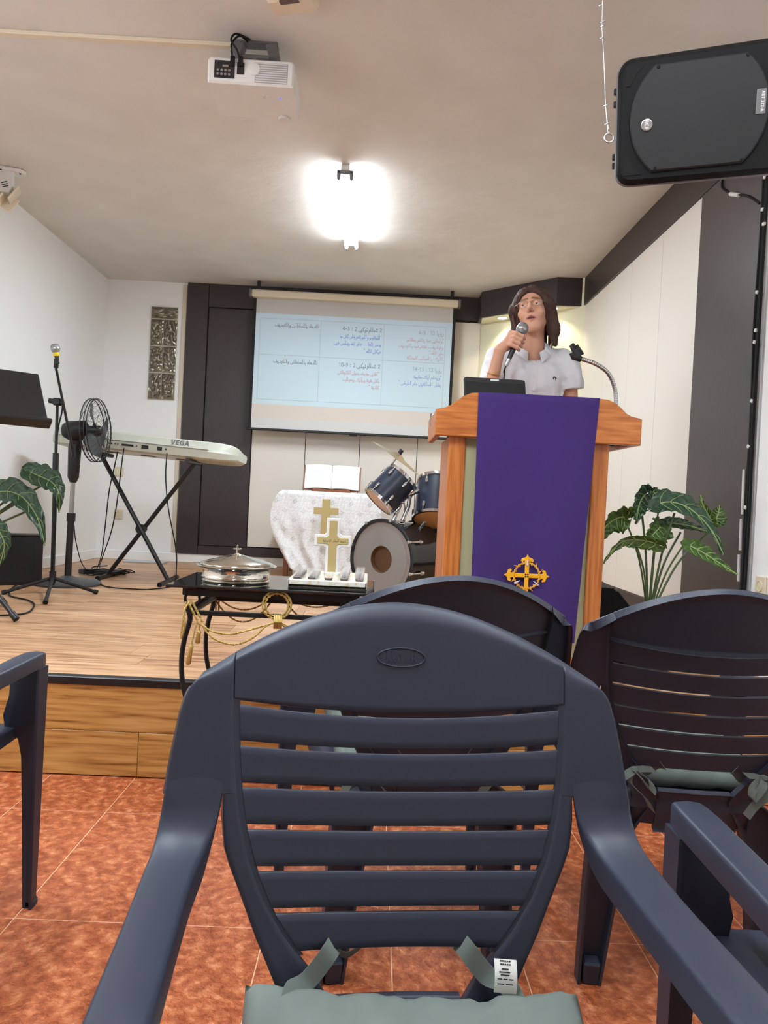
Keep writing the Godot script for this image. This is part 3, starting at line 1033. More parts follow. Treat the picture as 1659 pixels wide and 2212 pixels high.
# ---------- ceiling fittings ----------
func build_ceiling_things() -> void:
	# projector on its bracket
	var p := thing("projector", "white projector hung upside down from a grey ceiling bracket", "projector", Vector3(-.602, 2.745, -3.24), deg_to_rad(1.0))
	var body := mb()
	prism(body, PackedVector2Array([Vector2(-.175, -.05), Vector2(.175, -.05), Vector2(.178, -.03), Vector2(.178, .045), Vector2(.168, .056), Vector2(-.168, .056), Vector2(-.178, .045), Vector2(-.178, -.03)]), -.14, .14, Transform3D(), .008)
	obj("housing", body, mats.white_plastic, p)
	obj("vent_back", box(mb(), Vector3(.136, .084, .002), xf(Vector3(.085, 0, .1395)), .0005), mats.vent_grey, p)
	var grill := mb()
	for k in 9:
		box(grill, Vector3(.13, .0035, .004), xf(Vector3(.085, -.036 + k * .0092, .1405)), .001)
	for k in 9:
		for s in [-1, 1]:
			box(grill, Vector3(.004, .0035, .07), xf(Vector3(.178 * s, -.036 + k * .0088, .08)), .001)
	obj("vent_grille", grill, mats.white_plastic, p)
	var cp := mb()
	box(cp, Vector3(.084, .072, .003), xf(Vector3(-.108, .004, .1415)), .002)
	box(cp, Vector3(.03, .05, .004), xf(Vector3(-.042, .012, .1415)), .003)
	var cpo := obj("connector_panel", cp, mats.black, p)
	var jk := mb()
	for r in 2:
		for k in 4:
			lathe(jk, [Vector2(.0055, 0), Vector2(.0055, .004), Vector2(.002, .0045), Vector2(0, .004)], Transform3D(Basis(Vector3.RIGHT, PI / 2), Vector3(-.134 + k * .0155, -.002 - r * .017, .143)), 10)
	box(jk, Vector3(.026, .01, .004), xf(Vector3(-.104, .017, .143)), .002)
	obj("socket", jk, mats.steel, cpo)
	obj("lamp_cover", lathe(mb(), [Vector2(.026, 0), Vector2(.026, .004), Vector2(.022, .006), Vector2(0, .007)], Transform3D(Basis(Vector3.RIGHT, PI / 2), Vector3(.012, .012, .140)), 24), mats.white_plastic, p)
	var foot := lathe(mb(), [Vector2(0, -.064), Vector2(.026, -.062), Vector2(.028, -.05)], Transform3D(Basis(), Vector3(.115, 0, -.12)), 18)
	obj("lens_ring", foot, mats.white_plastic, p)
	for k in 6:
		var bt := mb()
		lathe(bt, [Vector2(.006, .0), Vector2(.006, -.002), Vector2(0, -.003)], xf(Vector3(.055 + cos(k * TAU / 6) * .017 * float(k > 0), -.05, .05 + sin(k * TAU / 6) * .012)), 10)
		obj("button", bt, mats.white_plastic, p)
	obj("power_light", lathe(mb(), [Vector2(.004, .0), Vector2(.004, -.002), Vector2(0, -.003)], xf(Vector3(.112, -.05, .045)), 10), mats.blue_led, p)
	var mk := mb()
	box(mk, Vector3(.19, .008, .055), xf(Vector3(.0, .171, .04)), .002)
	for s in [-1, 1]:
		box(mk, Vector3(.045, .06, .055), xf(Vector3(.075 * s, .142, .04), Vector3(0, 0, 18 * s)), .004)
	box(mk, Vector3(.13, .02, .05), xf(Vector3(0, .115, .03)), .004)
	tube(mk, [Vector3(0, .06, .03), Vector3(0, .12, .03)], .026, 16)
	for s in [-1, 1]:
		box(mk, Vector3(.014, .06, .014), xf(Vector3(.045 * s, .085, .035)), .002)
	obj("ceiling_bracket", mk, mats.grey_metal, p)
	var wires := mb()
	tube(wires, curve([Vector3(-.075, .03, .146), Vector3(-.078, .07, .16), Vector3(-.085, .12, .13), Vector3(-.06, .17, .10), Vector3(-.03, .165, .07)], 6), .0042, 7)
	tube(wires, curve([Vector3(-.042, .03, .146), Vector3(-.055, .07, .165), Vector3(-.085, .12, .15), Vector3(-.07, .165, .12), Vector3(-.02, .168, .08)], 6), .0042, 7)
	box(wires, Vector3(.018, .04, .016), xf(Vector3(-.075, .036, .148)), .003)
	box(wires, Vector3(.018, .04, .016), xf(Vector3(-.042, .036, .148)), .003)
	obj("cable", wires, mats.rubber, p)
	tag(obj("cable_duct", bx(XL + .01, -.675, CH - .018, CH, -3.222, -3.190, .003), mats.beige_plastic), "thin white cable duct along the ceiling leading to the projector", "cable duct")
	# detector at the top edge
	var s := thing("ceiling_detector", "small beige box with a dark window on the ceiling, at the top edge", "detector", Vector3(-.405, CH, -2.855), deg_to_rad(-15.0))
	obj("case", prism(mb(), PackedVector2Array([Vector2(-.082, -.06), Vector2(.082, -.06), Vector2(.095, -.04), Vector2(.095, 0), Vector2(-.095, 0), Vector2(-.095, -.04)]), -.045, .045, Transform3D(), .008), mats.beige_plastic, s)
	obj("window", prism(mb(), PackedVector2Array([Vector2(-.038, -.062), Vector2(.038, -.062), Vector2(.03, -.02), Vector2(-.03, -.02)]), .02, .047, Transform3D(), .003), mats.brown_glass, s)
	# swivel unit at the left edge
	var u := thing("ceiling_swivel_unit", "white swivel bracket with vent slots fixed to the ceiling, at the left edge", "bracket", Vector3(-2.36, CH, -4.6), deg_to_rad(20.0))
	obj("base_plate", prism(mb(), PackedVector2Array([Vector2(-.11, -.05), Vector2(.09, -.05), Vector2(.115, -.02), Vector2(.115, .02), Vector2(.09, .05), Vector2(-.11, .05)]), 0, .022, Transform3D(Basis(Vector3.RIGHT, PI / 2), Vector3(0, -.001, 0)), .006), mats.white_plastic, u)
	obj("swivel_arm", prism(mb(), PackedVector2Array([Vector2(-.05, 0), Vector2(.05, 0), Vector2(.05, -.11), Vector2(.03, -.15), Vector2(-.06, -.16)]), -.03, .03, Transform3D(), .006), mats.white_plastic, u)
	for k in 3:
		obj("vent_slot", box(mb(), Vector3(.036, .004, .004), xf(Vector3(.0 + k * .004, -.095 - k * .012, .031), Vector3(0, 0, 24))), mats.gap, u)
	for q in [Vector3(-.02, -.024, .035), Vector3(.085, -.024, .02)]:
		obj("screw", lathe(mb(), [Vector2(.006, 0), Vector2(.004, -.004), Vector2(0, -.005)], xf(q), 8), mats.gap, u)
	var hd := mb()
	box(hd, Vector3(.012, .10, .11), xf(Vector3(-.03, -.21, .0), Vector3(0, 0, -34)), .003)
	box(hd, Vector3(.012, .10, .11), xf(Vector3(.055, -.155, .0), Vector3(0, 0, -34)), .003)
	box(hd, Vector3(.10, .10, .01), xf(Vector3(.012, -.182, -.05), Vector3(0, 0, -34)), .003)
	obj("open_housing", hd, mats.beige_plastic, u)
	# loudspeaker lying on its side
	var ax := Vector3(.9555, .0289, .2936).normalized()
	var fr := Vector3(-.2779, -.2463, .9285)
	fr = (fr - ax * ax.dot(fr)).normalized()
	var upv := fr.cross(ax).normalized()
	var sp := thing("loudspeaker", "large black loudspeaker hung on its side near the ceiling, top right", "loudspeaker")
	sp.transform = Transform3D(Basis(ax, upv, fr), Vector3(.678, 2.181, -2.263))
	var out := PackedVector2Array()
	for k in 6:
		out.append(Vector2(.045 - cos(PI / 2 * k / 5.0) * .043, .131 + sin(PI / 2 * k / 5.0) * .045))
	out.append(Vector2(.60, .181))
	out.append(Vector2(.645, .16))
	out.append(Vector2(.645, -.16))
	out.append(Vector2(.60, -.181))
	for k in 6:
		out.append(Vector2(.045 - sin(PI / 2 * k / 5.0) * .043, -.131 - cos(PI / 2 * k / 5.0) * .045))
	var cst := prism(mb(), out, -.045, .0, Transform3D(), .014, true)
	var small := PackedVector2Array()
	for q in out:
		small.append(Vector2((q.x - .32) * .97 + .32, q.y * .97))
	for k in 5:
		prism(cst, small, -.09 - k * .05, -.04 - k * .05, Transform3D(Basis.from_scale(Vector3(1.0 - k * .03, 1.0 - k * .07, 1)), Vector3(.32 * k * .03, 0, 0)), .003, true)
	obj("cabinet", cst, mats.speaker_black, sp)
	var rimp := PackedVector2Array()
	for q in out:
		rimp.append(Vector2((q.x - .32) * 1.012 + .32, q.y * 1.02))
	obj("edge_band", prism(mb(), rimp, -.035, -.02, Transform3D(), .004, true), mats.grey_metal, sp)
	# round grille cut flat above and below
	var gp := PackedVector2Array()
	for k in 21:
		var a := lerpf(deg_to_rad(132), deg_to_rad(228), k / 20.0)
		gp.append(Vector2(.235 + cos(a) * .196, sin(a) * .196).clamp(Vector2(0, -.147), Vector2(1, .147)))
	for k in 21:
		var a := lerpf(deg_to_rad(-48), deg_to_rad(48), k / 20.0)
		gp.append(Vector2(.225 + cos(a) * .196, sin(a) * .196).clamp(Vector2(0, -.147), Vector2(1, .147)))
	var gr := obj("grille", prism(mb(), gp, -.004, .010, Transform3D(), .004), mats.grille, sp)
	for q in [Vector2(.115, .138), Vector2(.355, .138), Vector2(.115, -.138), Vector2(.355, -.138)]:
		obj("screw", lathe(mb(), [Vector2(.005, 0), Vector2(.004, .003), Vector2(0, .0035)], Transform3D(Basis(Vector3.RIGHT, PI / 2), Vector3(q.x, q.y, .0095)), 8), mats.speaker_black, gr)
	for s2 in [-1.0, 1.0]:
		obj("port", prism(mb(), PackedVector2Array([Vector2(.024, .098 * s2), Vector2(.024, .150 * s2), Vector2(.075, .150 * s2), Vector2(.052, .125 * s2), Vector2(.038, .098 * s2)]), -.002, .0015, Transform3D()), mats.port_black, sp)
		obj("port", prism(mb(), PackedVector2Array([Vector2(.44, .150 * s2), Vector2(.62, .150 * s2), Vector2(.62, .112 * s2), Vector2(.46, .125 * s2)]), -.002, .0015, Transform3D()), mats.port_black, sp)
	obj("horn_flare", lathe(mb(), [Vector2(.105, .001), Vector2(.095, .0035), Vector2(.04, -.01), Vector2(.0, -.014)], Transform3D(Basis(Vector3.RIGHT, PI / 2), Vector3(.535, 0, .002)), 28), mats.speaker_black, sp)
	var cw := Basis(Vector3.BACK, -PI / 2)
	var badge := obj("round_badge", lathe(mb(), [Vector2(.0165, 0), Vector2(.0165, .003), Vector2(.0140, .0036), Vector2(.0138, .0028), Vector2(0, .0028)], Transform3D(Basis(Vector3.RIGHT, PI / 2), Vector3(.087, -.015, .010)), 24), mats.steel, sp)
	words("RCF", .0155, .001, mats.white_plastic, badge, Transform3D(cw, Vector3(.087, -.015, .0138)))
	var plate_ := obj("name_plate", box(mb(), Vector3(.026, .066, .002), xf(Vector3(.397, .012, .011)), .0008), mats.grey_metal, sp)
	words("ART 312-A", .0115, .0006, mats.white_plastic, plate_, Transform3D(cw, Vector3(.401, .012, .0122)))
	for q in [.10, .065, -.085, -.11]:
		obj("end_foot", box(mb(), Vector3(.014, .018, .02), xf(Vector3(-.003, q, -.05)), .003), mats.black, sp)
	obj("eye_bolt", tube(mb(), [Vector3(.32, .181, -.15), Vector3(.31, .2, -.15), Vector3(.325, .215, -.15), Vector3(.34, .2, -.15), Vector3(.33, .181, -.15)], .003, 6), mats.steel, sp)
	for q in [.50, .58]:
		obj("hanger_rod", tube(mb(), [Vector3(q, .17, -.18), sp.transform.affine_inverse() * Vector3((sp.transform * Vector3(q, .17, -.18)).x, CH, (sp.transform * Vector3(q, .17, -.18)).z)], .006, 8), mats.steel, sp)
	# chain with a ring, left of the loudspeaker
	var ch := thing("hanging_wire", "thin knotted silver wire with a ring hanging from the ceiling beside the loudspeaker", "wire")
	var w := mb()
	var top := Vector3(0.5731, 2.5596, -2.1600)
	top.y = CH
	var pts := [top, Vector3(0.5954, 2.4114, -2.1800), Vector3(0.6050, 2.3340, -2.1800), Vector3(0.6181, 2.1934, -2.1800), Vector3(0.6276, 2.1198, -2.1800)]
	tube(w, pts, .0012, 5)
	tube(w, [pts[3], Vector3(0.6244, 2.1533, -2.1800), pts[4] + Vector3(.003, 0, 0)], .0014, 5)
	tube(w, [pts[4], Vector3(0.6317, 2.1079, -2.1800)], .0016, 5)
	obj("strand", w, mats.steel, ch)
	for q in [Vector3(0.5877, 2.4780, -2.1800), Vector3(0.5944, 2.4301, -2.1800), Vector3(0.5964, 2.4181, -2.1800), Vector3(0.5956, 2.3832, -2.1800), Vector3(0.6197, 2.1895, -2.1800), Vector3(0.6254, 2.1359, -2.1800)]:
		obj("knot", tube(mb(), [q - Vector3(.006, .002, 0), q, q + Vector3(.007, .003, .002)], .0024, 6), mats.steel, ch)
	var rc := Vector3(0.6330, 2.0958, -2.1800)
	var ring := []
	for k in 17:
		ring.append(rc + Vector3(cos(TAU * k / 16.0) * .0135, sin(TAU * k / 16.0) * .0135, 0))
	var rg := tube(mb(), ring, .0028, 7, false)
	tube(rg, [rc + Vector3(-.014, -.004, 0), rc + Vector3(-.010, -.006, 0)], .003, 6)
	obj("ring", rg, mats.steel, ch)

# ---------- screen, wall fittings ----------
func build_screen() -> void:
	var z := -6.72
	var t := thing("projection_screen", "white pull-down projection screen showing a pale blue table of Arabic text", "projection screen", Vector3(-.262, 2.2, z))
	obj("housing", box(mb(), Vector3(1.862, .062, .075), xf(Vector3(0, .602, .03)), .012), mats.beige_plastic, t)
	for s in [-1, 1]:
		obj("end_cap", box(mb(), Vector3(.022, .07, .082), xf(Vector3(.938 * s, .602, .03)), .006), mats.grey_metal, t)
		obj("hanging_bracket", box(mb(), Vector3(.03, .09, .03), xf(Vector3(.87 * s, .675, .02)), .004), mats.black, t)
	var img := Image.create(1312, 860, false, Image.FORMAT_RGB8)
	img.fill(c8(184, 180, 174))
	img.fill_rect(Rect2i(0, 100, 1312, 600), c8(190, 207, 217))
	for k in 300:
		img.fill_rect(Rect2i(0, 100 + k * 2, 1312, 2), c8(188, 206, 218).lerp(c8(197, 216, 222), k / 300.0))
	img.fill_rect(Rect2i(0, 700, 1312, 92), c8(210, 199, 188))
	img.fill_rect(Rect2i(0, 792, 1312, 70), c8(205, 203, 199))
	var line := c8(164, 182, 190)
	for q in [[30, 132, 1268, 132], [30, 372, 1268, 372], [30, 668, 1268, 668], [30, 132, 30, 668], [434, 132, 434, 668], [856, 132, 856, 668], [1268, 132, 1268, 668]]:
		ink_line(img, Vector2(q[0], q[1]), Vector2(q[2], q[3]), 3.0, line)
	var grey := c8(134, 148, 156)
	var pale := c8(160, 172, 181)
	var blue := c8(136, 158, 204)
	var pink := c8(184, 164, 174)
	write_rtl(img, "الادعاء بالسلطان والتجديف", 424, 182, 27, 4.0, grey)
	write_rtl(img, "الادعاء بالسلطان والتجديف", 424, 422, 27, 4.0, grey)
	write_rtl(img, "2 تسالونيكي 2 : 3-4", 842, 186, 30, 4.2, grey)
	write_rtl(img, "\"المقاوم والمرتفع على كل ما", 842, 234, 25, 3.6, blue)
	write_rtl(img, "يدعى إلها ... حتى إنه يجلس في", 842, 280, 25, 3.6, blue)
	write_rtl(img, "هيكل الله \"", 842, 326, 25, 3.6, blue)
	write_rtl(img, "2 تسالونيكي 2 : 9-10", 842, 426, 30, 4.2, grey)
	write_rtl(img, "\"الذي مجيئه بعمل الشيطان", 836, 474, 25, 3.6, pink)
	write_rtl(img, "بكل قوة وبآيات وعجائب", 842, 520, 25, 3.6, pink)
	write_rtl(img, "كاذبة \"", 842, 564, 25, 3.6, pink)
	write_rtl(img, "رؤيا 13 : 5-6", 1254, 186, 30, 4.0, pale)
	write_rtl(img, "\"وأعطي فما يتكلم بعظائم", 1258, 234, 25, 3.4, pink)
	write_rtl(img, "وتجاديف . ففتح فمه بالتجديف", 1258, 276, 25, 3.4, pink)
	write_rtl(img, "على الله \"", 1258, 316, 25, 3.4, pink)
	write_rtl(img, "الآيات والعجائب المضللة", 1258, 354, 25, 3.4, pink)
	write_rtl(img, "رؤيا 13 : 13-14", 1254, 430, 30, 4.0, pale)
	write_rtl(img, "\"ويصنع آيات عظيمة", 1254, 478, 25, 3.4, blue)
	write_rtl(img, "يضل الساكنين على الأرض \"", 1254, 524, 25, 3.4, blue)
	img.resize(1968, 1290)
	var sm := sheet_mat("screen image", img, .85)
	sm.emission_enabled = true
	sm.emission = Color.WHITE
	sm.emission_operator = BaseMaterial3D.EMISSION_OP_MULTIPLY
	sm.emission_texture = sm.albedo_texture
	sm.emission_energy_multiplier = SCREEN_GLOW
	var f := func(u: float, v: float) -> Vector3:
		return Vector3(-.888 + u * 1.776, .575 - v * 1.170, .004 * sin(u * PI))
	obj("fabric", sheet(mb(), f, 8, 2), sm, t)
	var bk := mb()
	box(bk, Vector3(1.83, 1.19, .002), xf(Vector3(0, -.012, -.004)))
	obj("black_border", bk, mats.black_soft, t)
	var bar := mb()
	box(bar, Vector3(1.86, .022, .022), xf(Vector3(0, -.607, .002)), .006)
	box(bar, Vector3(.07, .012, .012), xf(Vector3(.04, -.623, .004)), .004)
	obj("bottom_bar", bar, mats.black, t)

func wall_socket(at: Vector3, label: String, holes: bool, turn := 0.0) -> void:
	var t := thing("wall_socket", label, "socket", at, turn, "wall sockets")
	obj("cover", box(mb(), Vector3(.082, .088, .012), xf(Vector3(0, 0, .006)), .005), mats.beige_plastic, t)
	var r := mb()
	if holes:
		lathe(r, [Vector2(.024, 0), Vector2(.022, .004), Vector2(.020, .002), Vector2(0, .001)], Transform3D(Basis(Vector3.RIGHT, PI / 2), Vector3(0, 0, .0118)), 18)
	else:
		box(r, Vector3(.05, .05, .004), xf(Vector3(0, 0, .0135)), .002)
	obj("insert", r, mats.yellowed, t)

func build_wall_things() -> void:
	wall_socket(Vector3(-2.375, 1.15, ZB), "upper beige switch plate on the white wall behind the keyboard stand", false)
	wall_socket(Vector3(-2.365, .755, ZB), "lower beige round socket on the white wall behind the keyboard stand", true)
	wall_socket(Vector3(XR, .72, -3.10), "yellowed beige box on the right wall beside the dark pilaster", true, -PI / 2)
	var t := thing("cable_run", "black cables with white clips running down the edge of the dark pilaster", "cable")
	var st := mb()
	rng.seed = 21
	for k in 3:
		var p := []
		for i in 9:
			p.append(Vector3(XR - .008 - rng.randf() * .006, CH - .3 - i * .26, -3.262 + k * .018 + rng.randf_range(-.006, .006)))
		tube(st, curve(p, 3), .006, 6)
	obj("cable", st, mats.rubber, t)
	for y in [2.5, 2.36, 2.29, 2.0, 1.83, 1.78, 1.52, 1.32, 1.05]:
		obj("cable_clip", box(mb(), Vector3(.012, .016, .02), xf(Vector3(XR - .014, y, -3.262 + rng.randf_range(0, .03)), Vector3(20, 0, 0)), .003), mats.white_plastic, t)
	for q in [[1.22, 1.02], [1.0, .86], [.84, .72]]:
		obj("bare_strip", tube(mb(), [Vector3(XR - .014, q[0], -3.285), Vector3(XR - .014, q[1], -3.278)], .006, 6), mats.white_plastic, t)
	var lp := thing("looped_wire", "thin black wire with a white joint looping across the top of the pilaster", "wire")
	obj("wire", tube(mb(), curve([Vector3(1.6400, 2.6872, -3.6630), Vector3(1.6400, 2.6316, -3.6660), Vector3(1.6400, 2.5592, -3.5625), Vector3(1.6400, 2.4790, -3.3987), Vector3(1.6400, 2.4010, -3.2878)], 5), .005, 6), mats.rubber, lp)
	obj("joint", tube(mb(), [Vector3(1.6380, 2.5590, -3.5676), Vector3(1.6380, 2.5169, -3.4811)], .010, 8), mats.white_plastic, lp)

# ---------- the left side of the stage ----------
func hand_mic(called: String, label: String, tip: Vector3, butt: Vector3, ring_mat: Material) -> Node3D:
	var d := (tip - butt).normalized()
	var side := d.cross(Vector3(.2, .1, 1)).normalized()
	var t := thing(called, label, "microphone", Vector3.ZERO)
	t.transform = Transform3D(Basis(side, d, side.cross(d)), butt)
	var L := tip.distance_to(butt)
	obj("grille_ball", lathe(mb(), [Vector2(.016, L - .052), Vector2(.0245, L - .040), Vector2(.0262, L - .026), Vector2(.024, L - .010), Vector2(.015, L - .001), Vector2(0, L)], Transform3D(), 22), mats.mesh_metal, t)
	obj("collar", lathe(mb(), [Vector2(.0255, L - .036), Vector2(.0272, L - .032), Vector2(.0272, L - .026), Vector2(.0255, L - .022)], Transform3D(), 22), mats.steel, t)
	obj("handle", lathe(mb(), [Vector2(0, 0), Vector2(.0105, 0), Vector2(.0115, .03), Vector2(.0165, L - .06), Vector2(.018, L - .05), Vector2(.016, L - .045)], Transform3D(), 18), ring_mat, t)
	return t

func build_left() -> void:
	# microphone stand
	var t := thing("microphone_stand", "black tripod microphone stand with a boom, in front of the pedestal fan", "microphone stand")
	var base := Vector3(-1.9440, 0.3906, -4.5500)
	var clutch := Vector3(-1.9609, 1.5048, -4.5500)
	var pole := mb()
	tube(pole, [Vector3(base.x, .385, base.z), base.lerp(clutch, .62)], .013, 12)
	tube(pole, [base.lerp(clutch, .6), clutch], .009, 12)
	obj("pole", pole, mats.steel_black, t)
	obj("collar", tube(mb(), [base.lerp(clutch, .62), base.lerp(clutch, .72)], .018, 12), mats.black, t)
	obj("leg_hub", tube(mb(), [Vector3(base.x, .40, base.z), Vector3(base.x, .47, base.z)], .020, 12), mats.black, t)
	var cl := mb()
	box(cl, Vector3(.05, .045, .04), Transform3D(Basis(), clutch), .008)
	tube(cl, [clutch + Vector3(-.05, .005, 0), clutch + Vector3(.0, .0, 0)], .016, 10)
	obj("clutch", cl, mats.black, t)
	var boom := mb()
	var b0 := Vector3(-1.8741, 1.1831, -4.6200)
	var b1 := Vector3(-1.9477, 1.6987, -4.4800)
	tube(boom, [b0, b1], .008, 10)
	tube(boom, [b0, b0.lerp(b1, .12)], .013, 10)
	obj("boom", boom, mats.steel_black, t)
	var feet := [Vector3(-1.7768, 0.3500, -4.0801), Vector3(-1.6733, 0.3500, -4.5702), Vector3(-2.1552, 0.3500, -4.3618)]
	for f in feet:
		var lg := mb()
		tube(lg, [Vector3(base.x, .43, base.z), f], .0105, 10)
		tube(lg, [f + (Vector3(base.x, .43, base.z) - f) * .08, f], .014, 10)
		obj("leg", lg, mats.steel_black, t)
	obj("mic_clip", tube(mb(), [b1, Vector3(-1.9430, 1.7524, -4.4700)], .014, 10), mats.black, t)
	var wire := curve([Vector3(-1.9396, 1.7093, -4.4600), Vector3(-1.9328, 1.6055, -4.5000), Vector3(-1.9286, 1.4726, -4.5500), Vector3(-1.9479, 1.3014, -4.5400), Vector3(-1.9390, 0.9634, -4.5400), Vector3(-1.9353, 0.6810, -4.5400), Vector3(-1.9422, 0.4834, -4.5300), Vector3(-2.1600, 0.3460, -4.9609), Vector3(-2.2696, 0.3460, -4.8047), Vector3(-2.0963, 0.3460, -4.3301), Vector3(-1.9162, 0.3460, -4.1736), Vector3(-1.8117, 0.3460, -4.0242), Vector3(-1.7299, 0.3460, -3.7837), Vector3(-1.7565, 0.3460, -3.6838), Vector3(-1.8612, 0.3460, -3.6223)], 5)
	tag(obj("microphone_cable", tube(mb(), wire, .0045, 6), mats.rubber), "black cable running down the microphone stand and looping over the floor at left", "cable")
	var m := hand_mic("microphone", "microphone with a silver ball and a yellow band, on the black stand at left", Vector3(-1.9490, 1.8364, -4.4500), Vector3(-1.9291, 1.7209, -4.4600), mats.black)
	obj("yellow_band", lathe(mb(), [Vector2(.0165, .045), Vector2(.0178, .05), Vector2(.0178, .068), Vector2(.0165, .072)], Transform3D(), 16), mats.yellow_tape, m)
	# music stand, mostly outside the frame
	var ms := thing("music_stand", "black music stand at the left edge, one foot in view", "music stand")
	var desk := mb()
	var dc := Vector3(-1.80, 1.40, -3.42)
	box(desk, Vector3(.50, .34, .012), xf(dc, Vector3(-38, 40, 0)), .004)
	box(desk, Vector3(.50, .02, .06), xf(dc + Basis.from_euler(Vector3(-38, 40, 0) * PI / 180.0) * Vector3(0, -.17, .028), Vector3(-38, 40, 0)), .004)
	obj("desk", desk, mats.steel_black, ms)
	var mp := mb()
	tube(mp, [Vector3(-1.92, .44, -3.62), Vector3(-1.87, 1.36, -3.52)], .012, 10)
	obj("pole", mp, mats.steel_black, ms)
	for f in [Vector3(-1.6690, 0.3520, -3.5296), Vector3(-2.30, .352, -3.55), Vector3(-1.95, .352, -3.98)]:
		var lg := mb()
		tube(lg, [Vector3(-1.92, .58, -3.62), f], .012, 10)
		tube(lg, [f + (Vector3(-1.92, .58, -3.62) - f) * .12, f], .016, 10)
		obj("leg", lg, mats.steel_black, ms)
	# pedestal fan
	var f := thing("pedestal_fan", "black pedestal fan with a wire cage turned sideways, beside the keyboard", "fan")
	var fc := Vector3(-2.0148, 0.3635, -4.9500)
	var fb := Vector3(fc.x, S, fc.z)
	obj("base", lathe(mb(), [Vector2(0, 0), Vector2(.21, 0), Vector2(.215, .012), Vector2(.19, .03), Vector2(.06, .045), Vector2(.03, .06), Vector2(0, .06)], Transform3D(Basis(), fb), 36), mats.fan_base, f)
	var ft := Vector3(-2.0045, 1.2579, -4.9500)
	var pole2 := mb()
	tube(pole2, [fb + Vector3(0, .04, 0), fb.lerp(ft, .47)], .022, 14)
	tube(pole2, [fb.lerp(ft, .46), fb.lerp(ft, .52)], .028, 14)
	obj("lower_pole", pole2, mats.steel_black, f)
	obj("inner_pole", tube(mb(), [fb.lerp(ft, .5), fb.lerp(ft, .78)], .015, 12), mats.steel, f)
	var bx2 := mb()
	tube(bx2, [fb.lerp(ft, .74), fb.lerp(ft, .78), fb.lerp(ft, 1.0), fb.lerp(ft, 1.04)], [.02, .036, .042, .036], 12)
	obj("control_box", bx2, mats.black, f)
	for k in 5:
		obj("button", box(mb(), Vector3(.012, .014, .014), xf(fb.lerp(ft, .82 + k * .035) + Vector3(.038, 0, .016)), .003), mats.black, f)
	var axd := Vector3(1.0, .05, .02).normalized()
	var hub := Vector3(-1.8619, 1.3680, -4.9000)
	var fxf := Transform3D(Basis(Vector3.UP.cross(axd).normalized(), axd.cross(Vector3.UP.cross(axd)).normalized(), axd), hub)
	fxf.basis = Basis(fxf.basis.x, fxf.basis.z.cross(fxf.basis.x), fxf.basis.z)
	var mo := mb()
	tube(mo, [fxf * Vector3(0, 0, -.20), fxf * Vector3(0, 0, -.17), fxf * Vector3(0, 0, -.06), fxf * Vector3(0, 0, -.05)], [.045, .062, .066, .05], 16)
	tube(mo, [fxf * Vector3(0, 0, -.12), ft], .03, 10)
	obj("motor", mo, mats.black, f)
	var cage := mb()
	for s in [-1.0, 1.0]:
		for r in 28:
			var a := TAU * r / 28.0
			var p := []
			for k in 6:
				var q := k / 5.0
				var rad := lerpf(.05, .205, q)
				p.append(fxf * Vector3(cos(a) * rad, sin(a) * rad, s * .062 * sqrt(maxf(0.0, 1.0 - q * q * .92)) + .01))
			tube(cage, p, .0011, 4, false)
		for rr in [.05, .13]:
			var ring := []
			for k in 29:
				ring.append(fxf * Vector3(cos(TAU * k / 28.0) * rr, sin(TAU * k / 28.0) * rr, s * .062 * sqrt(1.0 - pow((rr - .05) / .155, 2) * .92) + .01))
			tube(cage, ring, .0016, 5, false)
	for zz in [-.012, .012, .03]:
		var ring := []
		for k in 37:
			ring.append(fxf * Vector3(cos(TAU * k / 36.0) * .206, sin(TAU * k / 36.0) * .206, zz))
		tube(cage, ring, .0034, 6, false)
	obj("cage", cage, mats.steel_black, f)
	for k in 3:
		var a0 := TAU * k / 3.0
		var bl := func(u: float, v: float) -> Vector3:
			var r := lerpf(.03, .178, v)
			var a := a0 + (u - .5) * (1.5 - .3 * v)
			return fxf * Vector3(cos(a) * r, sin(a) * r, (u - .5) * .05 + .012)
		obj("blade", plate(mb(), bl, 6, 6, .002, [0, 0, 0, 0]), mats.smoke_plastic, f)
	obj("hub", tube(mb(), [fxf * Vector3(0, 0, -.04), fxf * Vector3(0, 0, .04), fxf * Vector3(0, 0, .05)], [.032, .032, .02], 14), mats.black, f)
	# keyboard on its cross stand
	var K := Transform3D(Basis.from_euler(Vector3(0, deg_to_rad(-5), deg_to_rad(-3.4))), Vector3(-1.63, 1.262, -5.36))
	var kb := thing("keyboard", "silver electronic keyboard seen from behind, marked VEGA, on a black cross stand", "keyboard")
	kb.transform = K
	var prof := [Vector2(.175, .0), Vector2(.18, .045), Vector2(.172, .058), Vector2(.150, .108), Vector2(.13, .116), Vector2(-.06, .085), Vector2(-.17, .06), Vector2(-.185, .03), Vector2(-.18, -.015), Vector2(-.15, -.03), Vector2(.14, -.012)]
	var xsx := [[-.655, .80, .86], [-.645, .92, .95], [-.60, 1.0, 1.0], [.47, 1.0, 1.0], [.57, .92, .97], [.625, .70, .88], [.65, .42, .72], [.66, .2, .6]]
	var kst := mb(1)
	for i in xsx.size() - 1:
		for k in prof.size():
			var k2 := (k + 1) % prof.size()
			var q := []
			for e in [[i, k], [i + 1, k], [i + 1, k2], [i, k2]]:
				var pp: Vector2 = prof[e[1]]
				var sc: Array = xsx[e[0]]
				var zz: float = pp.x if pp.x < 0 else pp.x * sc[1]
				q.append(Vector3(sc[0], .04 + (pp.y - .04) * sc[2], zz))
			kst.set_smooth_group(k + 1 if i >= 3 else -1)
			quad(kst, q[0], q[1], q[2], q[3])
